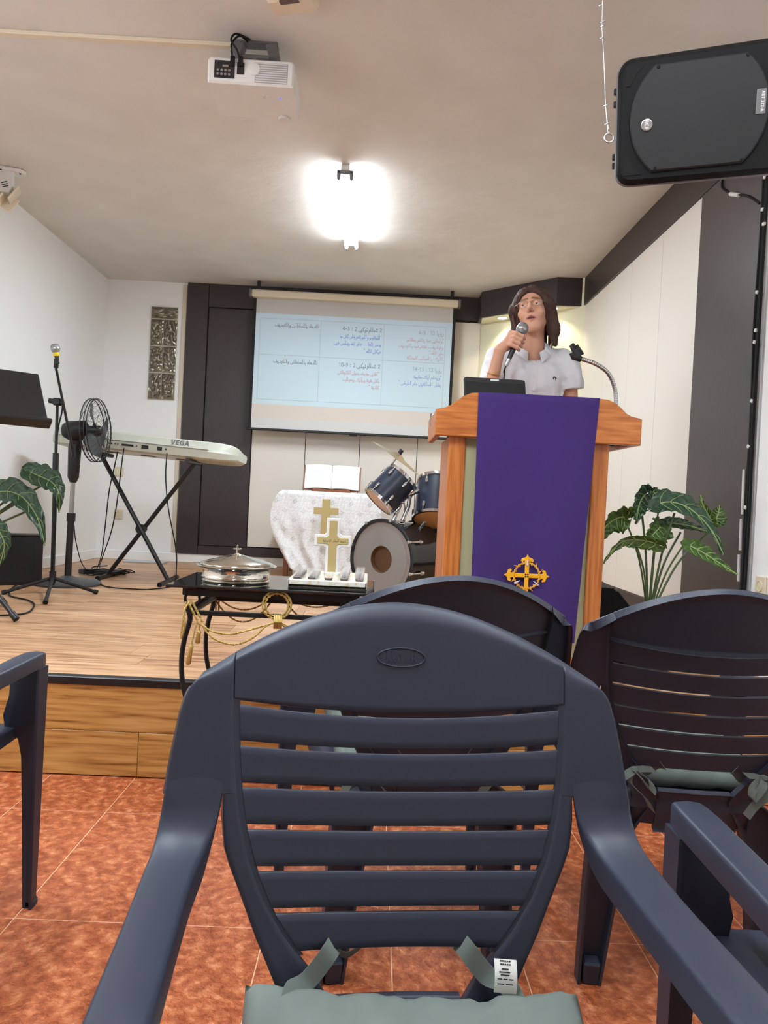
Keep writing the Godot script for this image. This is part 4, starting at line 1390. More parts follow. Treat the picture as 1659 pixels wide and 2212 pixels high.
	for e in [0, xsx.size() - 1]:
		kst.set_smooth_group(-1)
		for k in range(1, prof.size() - 1):
			var q := []
			for kk in [0, k, k + 1]:
				var pp: Vector2 = prof[kk]
				var sc: Array = xsx[e]
				q.append(Vector3(sc[0], .04 + (pp.y - .04) * sc[2], pp.x if pp.x < 0 else pp.x * sc[1]))
			if e == 0:
				tri(kst, q[0], q[1], q[2])
			else:
				tri(kst, q[0], q[2], q[1])
	obj("case", kst, mats.keyboard_silver, kb)
	obj("back_ledge", bx(-.60, .48, .058, .0625, .16, .183, .002), mats.keyboard_silver, kb)
	obj("key_bed", bx(-.58, .45, .062, .078, -.175, -.03, .003), mats.white_plastic, kb)
	for k in 3:
		obj("speaker_vent", box(mb(), Vector3(.10, .004, .06), xf(Vector3(-.28 + k * .26, -.024, -.03), Vector3(2, 0, 0)), .001), mats.grey_plastic, kb)
	for q in [[-.30, .012, .01], [-.20, .03, .008], [-.165, .008, .008], [-.145, .008, .008], [-.075, .085, .014], [-.01, .01, .01], [.05, .05, .026], [.155, .035, .026], [.20, .012, .012]]:
		obj("socket", box(mb(), Vector3(q[1], q[2], .008), xf(Vector3(q[0] - .02, .032, .178)), .002), mats.black, kb)
	words("VEGA", .052, .003, mats.grey_metal, kb, Transform3D(Basis(Vector3.RIGHT, deg_to_rad(-22)), Vector3(.27, .088, .161)), "brand_lettering")
	var cs := thing("keyboard_stand", "black folding cross stand under the silver keyboard", "keyboard stand")
	var fr := Vector3(-1.442, S + .014, -5.30)
	var fl := Vector3(-1.935, S + .014, -5.46)
	var tr := Vector3(-1.3018, 1.1968, -5.3000)
	var tl := Vector3(-1.9911, 1.2253, -5.4200)
	for q in [[fr, tl + Vector3(0, 0, .02)], [fl, tr + Vector3(0, 0, -.02)]]:
		var s1 := mb()
		tube(s1, [q[0], q[1]], .016, 12)
		obj("cross_bar", s1, mats.steel_black, cs)
	for q in [[Vector3(-1.428, S + .016, -5.03), Vector3(-1.452, S + .016, -5.56)], [Vector3(-1.925, S + .016, -5.24), Vector3(-1.92, S + .016, -5.70)]]:
		var s1 := mb()
		tube(s1, [q[0], q[1]], .016, 12)
		tube(s1, [q[0], q[0].lerp(q[1], .12)], .0175, 12)
		tube(s1, [q[0].lerp(q[1], .88), q[1]], .0175, 12)
		obj("foot_bar", s1, mats.black, cs)
	for q in [tr, tl]:
		obj("rest_arm", tube(mb(), [q + Vector3(0, .012, .19), q + Vector3(0, .012, -.19)], .016, 12), mats.black, cs)
	var t0 := (fl.x - fr.x) / ((tl.x - fr.x) - (tr.x - fl.x))
	var cx := (fr.lerp(tl, t0) + fl.lerp(tr, t0)) * .5
	obj("pivot", lathe(mb(), [Vector2(0, -.03), Vector2(.032, -.03), Vector2(.036, .03), Vector2(0, .03)], Transform3D(Basis(Vector3.RIGHT, PI / 2), cx), 18), mats.black, cs)
	# keyboard wires and the multi-socket on the floor
	var kw := [[Vector3(-1.7548, 1.2769, -5.1700), Vector3(-1.7680, 1.1412, -5.1700), Vector3(-1.7990, 0.8820, -5.2000), Vector3(-1.8642, 0.6800, -5.3000), Vector3(-2.1357, 0.4384, -5.9000), Vector3(-2.1308, 0.3450, -5.8385), Vector3(-1.9866, 0.3450, -5.6871)], [Vector3(-1.8018, 1.2494, -5.1800), Vector3(-1.8415, 1.1574, -5.2500), Vector3(-1.9617, 0.9750, -5.5000), Vector3(-2.0143, 0.7295, -5.6000), Vector3(-2.1438, 0.4564, -5.9000), Vector3(-2.1137, 0.3450, -5.6967), Vector3(-2.2651, 0.3450, -6.0494), Vector3(-2.2034, 0.3450, -6.2119)], [Vector3(-1.4559, 1.2599, -5.1700), Vector3(-1.4580, 1.0924, -5.1700), Vector3(-1.4286, 0.8684, -5.1700), Vector3(-1.3649, 0.5972, -5.1700), Vector3(-1.3629, 0.4491, -5.2000), Vector3(-1.3683, 0.3460, -5.1894), Vector3(-1.3589, 0.3460, -5.0268), Vector3(-1.4178, 0.3460, -4.8978), Vector3(-1.5051, 0.3460, -4.8373), Vector3(-1.7915, 0.3450, -4.9628), Vector3(-2.0449, 0.3450, -5.7312), Vector3(-2.0323, 0.3450, -6.0492)]]
	for k in 3:
		tag(obj("keyboard_cable", tube(mb(), curve(kw[k], 5), .0042, 6), mats.rubber), ["black cable dropping from the keyboard's left sockets to the floor", "black cable hanging behind the left bar of the cross stand", "black cable dropping from the keyboard's right sockets and trailing over the floor"][k], "cable", "keyboard cables")
	tag(obj("fan_cable", tube(mb(), curve([Vector3(-2.0000, 0.7337, -4.9800), Vector3(-2.0308, 0.6169, -5.1000), Vector3(-2.1815, 0.4245, -5.6000), Vector3(-2.2064, 0.3450, -5.7997), Vector3(-2.0612, 0.3450, -5.6502)], 5), .0035, 6), mats.rubber), "thin black cable running from the pedestal fan to the floor by the wall", "cable")
	var ps := thing("power_strip", "grey power strip tangled in cables on the floor behind the fan", "power strip", Vector3(-2.0338, 0.3400, -5.6429), deg_to_rad(12))
	obj("body", box(mb(), Vector3(.34, .035, .055), xf(Vector3(0, .018, 0)), .006), mats.fan_base, ps)
	var coil := mb()
	for k in 4:
		var p := []
		for i in 21:
			p.append(Vector3(cos(TAU * i / 20.0) * (.12 + .02 * k) + .02 * k, .012 + .008 * k + .006 * sin(i * 1.7 + k), .10 + sin(TAU * i / 20.0) * .09))
		tube(coil, p, .004, 5, false)
	obj("coiled_cable", coil, mats.rubber, ps)
	tag(obj("floor_strip", bx(-2.22, -1.86, S, S + .014, -6.80, -6.64, .003), mats.grey_light), "pale grey flat strip lying on the stage floor against the back wall", "strip")
	# black open box
	var c1 := Vector3(-2.1443, 0.3400, -4.8576)
	var bb := thing("black_box", "closed black box on the stage behind the left plant", "box", c1, deg_to_rad(26))
	obj("shell", bx(-.34, 0, 0, .315, -.16, 0, .004), mats.steel_black, bb)
	obj("lid", bx(-.344, .004, .315, .328, -.164, .004, .003), mats.steel_black, bb)
	obj("front_cloth", bx(-.32, -.05, .02, .30, -.002, .003, .001), mats.black_soft, bb)
	obj("tape", bx(-.25, -.19, .275, .312, .0015, .0042), mats.cardboard, bb)

# ---------- plants ----------
func leaf(plant: Node3D, spine: Array, half: float, tilt: float, m: Material, sd: int, flip := 1.0) -> void:
	var sp := curve(spine, 5)
	var n := noise(2.0, sd, 2)
	var f := func(u: float, v: float) -> Vector3:
		var p: Vector3 = along(sp, v)
		var d: Vector3 = (along(sp, minf(v + .04, 1.0)) - along(sp, maxf(v - .04, 0.0))).normalized()
		var side := d.cross(Vector3(0, 0, 1)).normalized()
		side = (side * cos(tilt) + Vector3(0, 0, 1) * sin(tilt)).normalized()
		var up := side.cross(d).normalized()
		var a := u * 2.0 - 1.0
		# arrow outline: two rear lobes, a shoulder, then a long point, edges waved
		var w := sin(PI * pow(v, .62)) * (1.0 - .18 * v) * (1.0 + .10 * sin(v * 34.0 + sd)) + .02
		var notch := .18 * (1.0 - absf(a)) * smoothstep(.22, .0, v)
		var q := a * half * w
		return p + side * q + d * notch * .3 + up * (absf(a) * half * w * .38 * flip + n.get_noise_2d(a * 1.4 + sd, v * 6.0) * half * .35 * absf(a))
	var lf := obj("leaf", plate(mb(), f, 10, 26, .0012, [0, 0, 0, 0]), m, plant)
	var ve := mb()
	var mid := []
	for k in 15:
		mid.append(f.call(.5, k / 14.0) + Vector3(0, .0016, .002))
	tube(ve, mid, .0034, 5, false)
	for k in 5:
		for s in [-1.0, 1.0]:
			var v0 := .14 + k * .15
			var p := []
			for i in 5:
				p.append(f.call(.5 + s * .46 * i / 4.0, minf(v0 + .13 * pow(i / 4.0, 1.3), .98)) + Vector3(0, .0012, .002))
			tube(ve, p, [.0022, .002, .0017, .0014, .001], 4, false)
	obj("vein", ve, mats.vein, lf)

func stalk(plant: Node3D, a: Vector3, b: Vector3, r := .006) -> void:
	var mid := a.lerp(b, .55) + Vector3((b.x - a.x) * -.12, .02, 0)
	obj("stem", tube(mb(), curve([a, mid, b], 6), r, 8), mats.stem_green, plant)

func pot(plant: Node3D, at: Vector3, r: float, h: float) -> void:
	obj("pot", lathe(mb(), [Vector2(0, 0), Vector2(r * .78, 0), Vector2(r, h), Vector2(r * 1.06, h), Vector2(r * 1.06, h * .88), Vector2(r * .98, h * .9)], Transform3D(Basis(), at), 28), mats.black, plant)
	obj("soil", lathe(mb(), [Vector2(r * .97, h * .9), Vector2(r * .5, h * .95), Vector2(0, h * .96)], Transform3D(Basis(), at), 20), mats.soil, plant)

func build_plants() -> void:
	var d := 4.0
	var t := thing("potted_plant", "potted plant with glossy veined leaves at the left edge of the stage", "plant")
	var base := Vector3(-2.22, S, -3.98)
	pot(t, base, .13, .22)
	var root := base + Vector3(0, .2, 0)
	leaf(t, [Vector3(-1.8915, 1.0795, -3.9800), Vector3(-1.8019, 1.0441, -3.9700), Vector3(-1.7133, 1.0111, -3.9500), Vector3(-1.6701, 0.9566, -3.9400), Vector3(-1.6590, 0.8544, -3.9300)], .068, .55, mats.leaf_dark, 3)
	stalk(t, root, Vector3(-1.7724, 0.9965, -3.9800))
	leaf(t, [Vector3(-2.0556, 0.9129, -3.9500), Vector3(-1.9546, 0.9498, -3.9400), Vector3(-1.8468, 0.9232, -3.9200), Vector3(-1.7557, 0.8185, -3.9000), Vector3(-1.7048, 0.6813, -3.8800)], .074, .5, mats.leaf_dark, 8)
	stalk(t, root, Vector3(-1.8843, 0.9018, -3.9600))
	stalk(t, root, Vector3(-1.9606, 0.9104, -3.9900))
	leaf(t, [Vector3(-1.9754, 0.8088, -3.8500), Vector3(-1.9199, 0.7401, -3.8400), Vector3(-1.8933, 0.6697, -3.8400), Vector3(-1.9172, 0.5609, -3.8400)], .045, .5, mats.leaf_dark, 5)
	stalk(t, root, Vector3(-1.8526, 0.8467, -3.9600))
	leaf(t, [Vector3(-2.2929, 1.0925, -4.1000), Vector3(-2.2167, 1.0837, -4.1000), Vector3(-2.1384, 1.0240, -4.1000), Vector3(-2.1205, 0.8976, -4.1000)], .07, .5, mats.leaf_dark, 6)
	var p := thing("potted_plant", "potted plant with arrow-shaped leaves beside the dark pilaster at right", "plant")
	d = 3.2
	base = Vector3(1.2, S, -3.16)
	pot(p, base, .12, .22)
	root = base + Vector3(0, .2, 0)
	# top left leaf, folded over its stalk
	leaf(p, [Vector3(1.2176, 1.1080, -3.2500), Vector3(1.1677, 1.0707, -3.2200), Vector3(1.1395, 1.0191, -3.1900), Vector3(1.1279, 0.9549, -3.1700)], .060, .35, mats.leaf_dark, 11)
	leaf(p, [Vector3(1.2014, 1.1112, -3.2400), Vector3(1.2141, 1.0870, -3.2000), Vector3(1.2277, 1.0676, -3.1800), Vector3(1.2452, 1.0445, -3.1600)], .028, .3, mats.leaf_dark, 21)
	stalk(p, root, Vector3(1.1539, 1.0438, -3.2000), .005)
	# long leaf arching to the right
	leaf(p, [Vector3(1.1620, 1.0151, -3.1200), Vector3(1.2348, 1.0541, -3.1200), Vector3(1.3262, 1.0294, -3.1000), Vector3(1.4101, 0.9465, -3.0800), Vector3(1.4592, 0.8436, -3.0600)], .052, .45, mats.leaf_dark, 12)
	stalk(p, root, Vector3(1.2707, 1.0107, -3.1200), .005)
	# upright pale leaf against the pilaster
	leaf(p, [Vector3(1.4761, 0.9631, -3.2000), Vector3(1.4515, 1.0042, -3.2000), Vector3(1.4224, 1.0531, -3.2000), Vector3(1.4121, 1.0929, -3.2000)], .024, .5, mats.leaf_light, 13)
	leaf(p, [Vector3(1.4764, 0.9591, -3.2000), Vector3(1.4882, 1.0000, -3.2000), Vector3(1.4948, 1.0265, -3.2000), Vector3(1.4974, 1.0528, -3.2000)], .042, .3, mats.leaf_light, 14)
	stalk(p, root, Vector3(1.4746, 0.9550, -3.2000), .005)
	# leaves at the left, half hidden by the lectern
	leaf(p, [Vector3(1.1003, 0.9743, -3.1400), Vector3(1.0485, 0.9796, -3.1400), Vector3(0.9878, 0.9434, -3.1300), Vector3(0.9340, 0.8626, -3.1200)], .07, .5, mats.leaf_light, 15)
	stalk(p, root, Vector3(1.0703, 0.9747, -3.1450), .004)
	leaf(p, [Vector3(1.2375, 0.8630, -3.1000), Vector3(1.1344, 0.8878, -3.0900), Vector3(1.0341, 0.8757, -3.0800), Vector3(0.9585, 0.7798, -3.0700)], .036, .6, mats.leaf_light, 16)
	stalk(p, root, Vector3(1.1013, 0.8840, -3.0950), .004)
	leaf(p, [Vector3(1.2433, 0.9686, -3.1700), Vector3(1.2135, 0.9340, -3.1500), Vector3(1.1816, 0.9032, -3.1400), Vector3(1.1460, 0.8704, -3.1300)], .062, .2, mats.leaf_light, 17)
	stalk(p, root, Vector3(1.2116, 0.9318, -3.1550), .006)
	# lower right leaf, pointing down
	leaf(p, [Vector3(1.2740, 0.8911, -3.0500), Vector3(1.3531, 0.8584, -3.0500), Vector3(1.4282, 0.8148, -3.0400), Vector3(1.5069, 0.7679, -3.0300)], .036, .35, mats.leaf_light, 18)
	stalk(p, root, Vector3(1.2941, 0.8838, -3.0600), .004)
	leaf(p, [Vector3(1.2388, 0.9629, -3.2200), Vector3(1.3203, 0.9629, -3.2200), Vector3(1.4025, 0.9507, -3.2200), Vector3(1.4646, 0.9335, -3.2200)], .03, .6, mats.leaf_dark, 19)
	stalk(p, root, Vector3(1.3426, 0.9275, -3.2200), .005)
	stalk(p, root, Vector3(1.2317, 1.0658, -3.1900), .004)
	# wedge monitor behind the lectern
	var m := thing("stage_monitor", "dark grey wedge-shaped floor monitor between the lectern and the right plant", "loudspeaker", Vector3(1.06, S, -3.36), deg_to_rad(-8))
	obj("cabinet", prism(mb(), PackedVector2Array([Vector2(-.2, 0), Vector2(.2, 0), Vector2(.2, .12), Vector2(.02, .33), Vector2(-.08, .33), Vector2(-.2, .22)]), -.16, .16, Transform3D(), .008), mats.speaker_black, m)
	obj("grille", box(mb(), Vector3(.23, .008, .26), xf(Vector3(.115, .228, 0), Vector3(0, 0, -49.4)), .003), mats.grille, m)

# ---------- communion table ----------
func rope(st: SurfaceTool, pts: Array, r: float, turns := 60.0) -> void:
	var p := curve(pts, 8)
	for s in [0.0, PI]:
		var q := []
		for i in p.size():
			var a: float = turns * i / p.size() + s
			q.append(p[i] + Vector3(cos(a), sin(a), sin(a + .8) * .6) * r * .55)
		tube(st, q, r * .72, 5)

func build_table() -> void:
	var T := .735
	var z0 := -2.09
	var z1 := -2.455
	var xa := -.578
	var xb := .012
	var t := thing("side_table", "small black wrought-iron table with a dark glass top in front of the stage", "table")
	obj("glass_top", bx(xa, xb, T - .008, T, z1, z0, .003), mats.black_glass, t)
	var fr := mb()
	for z in [z0 - .03, z1 + .03]:
		bx(xa + .05, xb - .05, T - .032, T - .009, z - .008, z + .008, .002, fr)
	for x in [xa + .05, xb - .05]:
		bx(x - .008, x + .008, T - .032, T - .009, z1 + .03, z0 - .03, .002, fr)
	obj("top_frame", fr, mats.iron, t)
	var rails := mb()
	for z in [z0 - .03, z1 + .03]:
		box(rails, Vector3(xb - xa - .12, .014, .010), xf(Vector3((xa + xb) * .5, .655, z)), .002)
	obj("rail", rails, mats.iron, t)
	for s in [-1.0, 1.0]:
		var xc := (xa + xb) * .5
		var hw := (xb - xa) * .5
		obj("side_bar", tube(mb(), [Vector3(xc + s * (hw - .07), .662, z1 + .03), Vector3(xc + s * (hw - .07), .662, z0 - .03)], .014, 10), mats.iron, t)
		for z in [z0 - .03, z1 + .03]:
			var leg := mb()
			var ring := []
			for k in 15:
				var a := deg_to_rad(-60 + k * 24.0)
				ring.append(Vector3(xc + s * (hw - .072 + cos(a) * .021), .694 + sin(a) * .021, z))
			tube(leg, ring, .0045, 7)
			var lp := []
			for q in [[.058, .682], [.062, .66], [.068, .635], [.056, .585], [.049, .53], [.052, .47], [.063, .42], [.082, .36], [.098, .29], [.098, .20], [.082, .11], [.06, .03], [.05, .006]]:
				lp.append(Vector3(xc + s * (hw - q[0]), q[1], z))
			tube(leg, curve(lp, 3), .0075, 8)
			obj("leg", leg, mats.iron, t)
	# gold ropes
	var g := thing("gold_rope", "twisted gold rope with tassels hung in swags from the front of the black table", "rope")
	var st := mb()
	var z := z0 - .012
	var knot := Vector3(-0.2561, 0.6447, -2.0900)
	var cor := Vector3(-0.5061, 0.6917, -2.0900)
	var jn := Vector3(-0.4720, 0.6305, -2.0900)
	for o in [-.004, .004]:
		var ov := Vector3(o, o, 0)
		rope(st, [cor + ov, cor.lerp(jn, .5) + ov, jn + ov], .0036, 40.0)
	rope(st, [jn, Vector3(-0.4417, 0.6127, -2.0800), Vector3(-0.3875, 0.6066, -2.0700), Vector3(-0.3301, 0.6224, -2.0700), knot], .0034, 90.0)
	rope(st, [jn, Vector3(-0.4342, 0.5922, -2.0800), Vector3(-0.3733, 0.5787, -2.0700), Vector3(-0.3225, 0.5993, -2.0700), Vector3(-0.2868, 0.6331, -2.0800), knot], .0034, 100.0)
	var mir := Vector3(2 * knot.x, 0, 0)
	for q in [[Vector3(.31, .03, 0), .05], [Vector3(.31, .03, 0), .085]]:
		rope(st, [knot, knot + Vector3(.10, -q[1] * .6, .01), knot + Vector3(.2, -q[1] * .4, .01), Vector3(xb - .06, .66, z)], .0034, 80.0)
	for rr in [.040, .032]:
		var c := Vector3(-0.2624, 0.6941, -2.1000)
		var ring := []
		for k in 13:
			var a := TAU * k / 12.0 - PI / 2
			ring.append(c + Vector3(cos(a) * rr, sin(a) * rr - .004, -.006 + rr * .1))
		rope(st, ring, .0032, 60.0)
	for k in 4:
		var ring := []
		for i in 9:
			ring.append(knot + Vector3(-.009 + k * .006 + cos(TAU * i / 8.0) * .002, sin(TAU * i / 8.0) * .018, cos(TAU * i / 8.0) * .013))
		tube(st, ring, .0035, 6, false)
	rope(st, [Vector3(-0.5164, 0.6886, -2.0900), Vector3(-0.5228, 0.6294, -2.0900), Vector3(-0.5260, 0.5860, -2.0900), Vector3(-0.5147, 0.6223, -2.0800), Vector3(-0.5179, 0.6638, -2.0800), cor], .003, 60.0)
	obj("swag", st, mats.gold_cord, g)
	for q in [[Vector3(-0.4838, 0.6312, -2.0900), Vector3(-0.4953, 0.5691, -2.0900), Vector3(-0.5031, 0.5110, -2.0900)], [Vector3(-0.4745, 0.6277, -2.0900), Vector3(-0.4763, 0.6093, -2.0900), Vector3(-0.4785, 0.5725, -2.0900)]]:
		var ts := mb()
		rope(ts, [q[0], q[0].lerp(q[1], .5), q[1]], .0025, 30.0)
		tube(ts, [q[1], q[1].lerp(q[2], .12), q[1].lerp(q[2], .25), q[1].lerp(q[2], .9), q[2]], [.004, .0075, .0055, .008, .004], 10)
		obj("tassel", ts, mats.gold_cord, g)
	var bk := mb()
	var zb2 := z1 + .018
	for q in [[-.53, -.30, .11], [-.53, -.30, .07], [-.30, -.06, .10], [-.30, -.06, .05]]:
		var p := []
		for i in 7:
			var u := i / 6.0
			p.append(Vector3(lerpf(q[0], q[1], u), .69 - q[2] * 4.0 * u * (1 - u), zb2))
		rope(bk, p, .0028, 70.0)
	for x in [-.515, -.50, -.49]:
		rope(bk, [Vector3(x, .70, zb2), Vector3(x - .004, .65, zb2), Vector3(x - .003, .60, zb2)], .0028, 30.0)
	obj("rear_swag", bk, mats.gold_cord_dim, g)
	# communion tray with a lid
	var c := Vector3(-.408, T, -2.25)
	var tr := thing("communion_tray", "round polished silver tray with a domed lid and a small cross on top", "tray", c)
	obj("tray_body", lathe(mb(), [Vector2(0, 0), Vector2(.098, 0), Vector2(.101, .004), Vector2(.097, .008), Vector2(.099, .012), Vector2(.1035, .015), Vector2(.100, .019), Vector2(.100, .040), Vector2(.103, .044)], Transform3D(), 56), mats.silver, tr)
	obj("rim", lathe(mb(), [Vector2(.100, .044), Vector2(.118, .0455), Vector2(.1205, .048), Vector2(.118, .0505), Vector2(.106, .052)], Transform3D(), 56), mats.silver, tr)
	var lid := obj("lid", lathe(mb(), [Vector2(.110, .052), Vector2(.108, .055), Vector2(.095, .060), Vector2(.07, .066), Vector2(.045, .073), Vector2(.022, .079), Vector2(.010, .081), Vector2(.007, .084), Vector2(.0, .085)], Transform3D(), 56), mats.silver, tr)
	var cr := mb()
	tube(cr, [Vector3(0, .083, 0), Vector3(0, .107, 0)], .0028, 8)
	tube(cr, [Vector3(-.0095, .098, 0), Vector3(.0095, .098, 0)], .0026, 8)
	for q in [Vector3(0, .108, 0), Vector3(-.010, .098, 0), Vector3(.010, .098, 0)]:
		lathe(cr, [Vector2(0, -.0036), Vector2(.0034, 0), Vector2(0, .0036)], xf(q), 8)
	obj("cross_finial", cr, mats.silver, lid)
	# cup tray, cups and the standing cross
	var cz := -2.17
	var ct := thing("cup_tray", "white rectangular tray holding rows of small wine glasses on the black table", "tray")
	var tb := mb()
	bx(-.243, -.010, T, T + .012, cz - .27, cz, .003, tb)
	bx(-.243, -.010, T, T + .024, cz - .008, cz, .003, tb)
	bx(-.243, -.010, T, T + .024, cz - .27, cz - .262, .003, tb)
	bx(-.243, -.235, T, T + .024, cz - .27, cz, .003, tb)
	bx(-.018, -.010, T, T + .024, cz - .27, cz, .003, tb)
	obj("tray_body", tb, mats.tray_white, ct)
	var cup: Node3D = null
	var xs := [-.2195, -.1745, -.1255, -.0795, -.0335]
	for col in 5:
		for row in 6:
			if col == 2 and row > 0:
				continue
			var at := Vector3(xs[col], T + .0121, cz - .030 - row * .0405)
			var lab: String = "small wine cup, %s in the %s column of the tray" % [["at the front", "second from the front", "third from the front", "fourth from the front", "second from the back", "at the back"][row], ["leftmost", "second", "middle", "fourth", "rightmost"][col]]
			if col == 2:
				lab = "small cup of dark red wine standing alone in front of the upright cross"
			if cup == null:
				cup = thing("wine_cup", lab, "cup", at, 0.0, "wine glasses in the white tray")
				obj("glass", lathe(mb(), [Vector2(0, 0), Vector2(.0115, 0), Vector2(.0122, .003), Vector2(.0145, .034), Vector2(.0148, .0355), Vector2(.0138, .0355), Vector2(.0135, .033), Vector2(.0112, .005), Vector2(0, .005)], Transform3D(), 20), mats.glass, cup)
				obj("wine", lathe(mb(), [Vector2(0, .0052), Vector2(.0110, .0052), Vector2(.0121, .0165), Vector2(0, .0165)], Transform3D(), 18), mats.red, cup)
			else:
				dup(cup, lab, at)
	var sc := thing("standing_cross", "flat gold cross with a white outline and Arabic lettering standing in the cup tray", "cross", Vector3(-.122, T + .012, -2.275))
	var o := func(k: float) -> PackedVector2Array:
		var r := PackedVector2Array()
		for q in [[.0125, .026], [.0125, .108], [.020, .113], [.048, .113], [.048, .133], [.020, .133], [.0125, .140], [.0125, .185]]:
			r.append(Vector2(q[0] + k, q[1] + (0.0 if q[1] < .03 else (k if q[1] > .12 else -k))))
		for i in range(7, -1, -1):
			r.append(Vector2(-r[i].x, r[i].y))
		return r
	obj("white_outline", prism(mb(), o.call(.008), -.004, .002, Transform3D(), .002), mats.white_plastic, sc)
	obj("gold_face", prism(mb(), o.call(.0), .001, .0035, Transform3D(), .001), mats.gold, sc)
	var im := Image.create(512, 96, false, Image.FORMAT_RGB8)
	im.fill(c8(188, 166, 112))
	write_rtl(im, "كنيسة البشار الإنجيلية", 490, 62, 46, 5.0, c8(50, 36, 24))
	var fm := sheet_mat("cross lettering", im, .5)
	obj("lettering", sheet(mb(), func(u: float, v: float) -> Vector3: return Vector3(-.045 + .09 * u, .131 - v * .0165, .0038), 1, 1), fm, sc)
	var bs := mb()
	box(bs, Vector3(.05, .027, .026), xf(Vector3(0, .0135, 0)), .003)
	obj("base_block", bs, mats.tray_white, sc)

# ---------- altar table and drums ----------
func build_back() -> void:
	var z := -6.1
	var tb := thing("altar_table", "plain table hidden under the white lace cloth at the back of the stage", "table")
	obj("table_top", bx(-.74, .02, 1.02, 1.045, z - .5, z - .01, .003), mats.wood_red, tb)
	for x in [-.71, -.01]:
		for zz in [z - .04, z - .47]:
			obj("leg", bx(x - .02, x + .02, S, 1.02, zz - .02, zz + .02, .003), mats.wood_red, tb)
	var cl := thing("lace_tablecloth", "white lace tablecloth with a gold cross, draped over the table by the drums", "tablecloth")
	var n := noise(1.4, 77, 2)
	var f := func(u: float, v: float) -> Vector3:
		# v from the hem up over the edge and back over the top
		var x0 := -.765
		var x1 := .045
		if v > .82:
			var k := (v - .82) / .18
			return Vector3(lerpf(x0, x1, u), 1.050 + .004 * sin(k * PI), z + .012 - k * .52)
		var h := v / .82
		var y := lerpf(.365, 1.05, pow(h, .9))
		var flare := (1.0 - h)
		var left := -.765 - .085 * sin(PI * pow(flare, .75)) + .10 * pow(flare, 3.0)
		var x := lerpf(left, x1 + .05 * flare, u)
		return Vector3(x, y + (.05 * pow(1.0 - u, 4.0) * flare if u < .3 else 0.0), z + .012 + flare * (.035 + .03 * sin(u * 26.0 + 1.2 * n.get_noise_2d(u * 3, v * 2)) + .05 * n.get_noise_2d(u * 4.0, v)))
	obj("cloth", plate(mb(), f, 60, 30, .002, [0, 0, 0, 0]), mats.lace, cl)
	var side := func(u: float, v: float) -> Vector3:
		var q: Vector3 = f.call(0.0, v * .82)
		return q + Vector3(-.03 * (1 - v) * u, 0, -.5 * u)
	obj("side_drop", plate(mb(), func(u: float, v: float) -> Vector3: return side.call(1.0 - u, v), 12, 20, .002, [0, 0, 0, 0]), mats.lace, cl)
	var gc := mb()
	var cp := PackedVector2Array()
	for q in [[-.03, .64], [.03, .64], [.033, .868], [.10, .868], [.10, .923], [.033, .923], [.033, .992], [-.033, .992], [-.033, .923], [-.10, .923], [-.10, .868], [-.033, .868]]:
		cp.append(Vector2(q[0] - .388, q[1]))
	prism(gc, cp, z + .098, z + .104, Transform3D(Basis(), Vector3(0, 0, -.005)), .002)
	obj("gold_cross", gc, mats.gold, cl)
	# open book on its stand
	var bk := thing("open_book", "open white book lying on a wooden stand on the lace-covered table", "book", Vector3(-.372, 1.075, -6.30))
	var tilt := Transform3D(Basis(Vector3.RIGHT, deg_to_rad(-22)), Vector3(0, .0, 0))
	for s in [-1.0, 1.0]:
		var pg := func(u: float, v: float) -> Vector3:
			var x: float = (u if s > 0 else 1.0 - u) * .232 * s
			var d: float = absf(x) / .232
			return tilt * Vector3(x, v * .215, .012 + .022 * sin(PI * pow(d, .7)) * (1.0 - .3 * d))
		obj("page_block", plate(mb(), pg, 12, 6, .018, [1, 1, 1, 1], .002), mats.paper, bk)
		var pr := func(u: float, v: float) -> Vector3:
			var q: Vector3 = pg.call(lerpf(.12, .90, u), lerpf(.90, .10, v))
			return q + tilt.basis * Vector3(0, 0, .0012)
		obj("print", sheet(mb(), pr, 12, 2), mats.book_print, bk)
	obj("cover", box(mb(), Vector3(.49, .23, .006), tilt * xf(Vector3(0, .107, -.008)), .002), mats.wood_red, bk)
	var wst := thing("book_stand", "low red-brown wooden book stand under the open book", "book stand", Vector3(-.372, 1.052, -6.30))
	obj("back_rest", box(mb(), Vector3(.40, .22, .012), Transform3D(Basis(Vector3.RIGHT, deg_to_rad(-22)), Vector3(0, .02, 0)) * xf(Vector3(0, .11, -.020)), .003), mats.wood_red, wst)
	obj("lip", prism(mb(), PackedVector2Array([Vector2(-.17, 0), Vector2(.17, 0), Vector2(.15, .03), Vector2(.03, .022), Vector2(-.03, .022), Vector2(-.15, .03)]), .0, .03, xf(Vector3(0, 0, .005)), .003), mats.wood_red, wst)
	# drums
	var bd := thing("bass_drum", "glossy black bass drum with a grey front head and a round sound hole", "drum")
	var yaw := deg_to_rad(-40)
	var axd := Vector3(sin(yaw), 0, cos(yaw))
	var ctr := Vector3(0.0645, 0.6187, -4.9200)
	ctr.y = S + .272
	var X := Transform3D(Basis(Vector3(cos(yaw), 0, -sin(yaw)), axd, Vector3.UP.cross(axd)), ctr)
	X.basis = Basis(X.basis.x, axd, X.basis.x.cross(axd))
	obj("shell", lathe(mb(), [Vector2(.250, -.42), Vector2(.252, -.42), Vector2(.252, -.02), Vector2(.250, -.02)], X, 48), mats.gloss_black, bd)
	obj("front_hoop", lathe(mb(), [Vector2(.250, -.035), Vector2(.270, -.035), Vector2(.272, .008), Vector2(.262, .012), Vector2(.248, .008)], X, 48), mats.gloss_black, bd)
	obj("hoop_line", lathe(mb(), [Vector2(.2535, -.046), Vector2(.259, -.044), Vector2(.259, -.037), Vector2(.2535, -.035)], X, 48), mats.steel, bd)
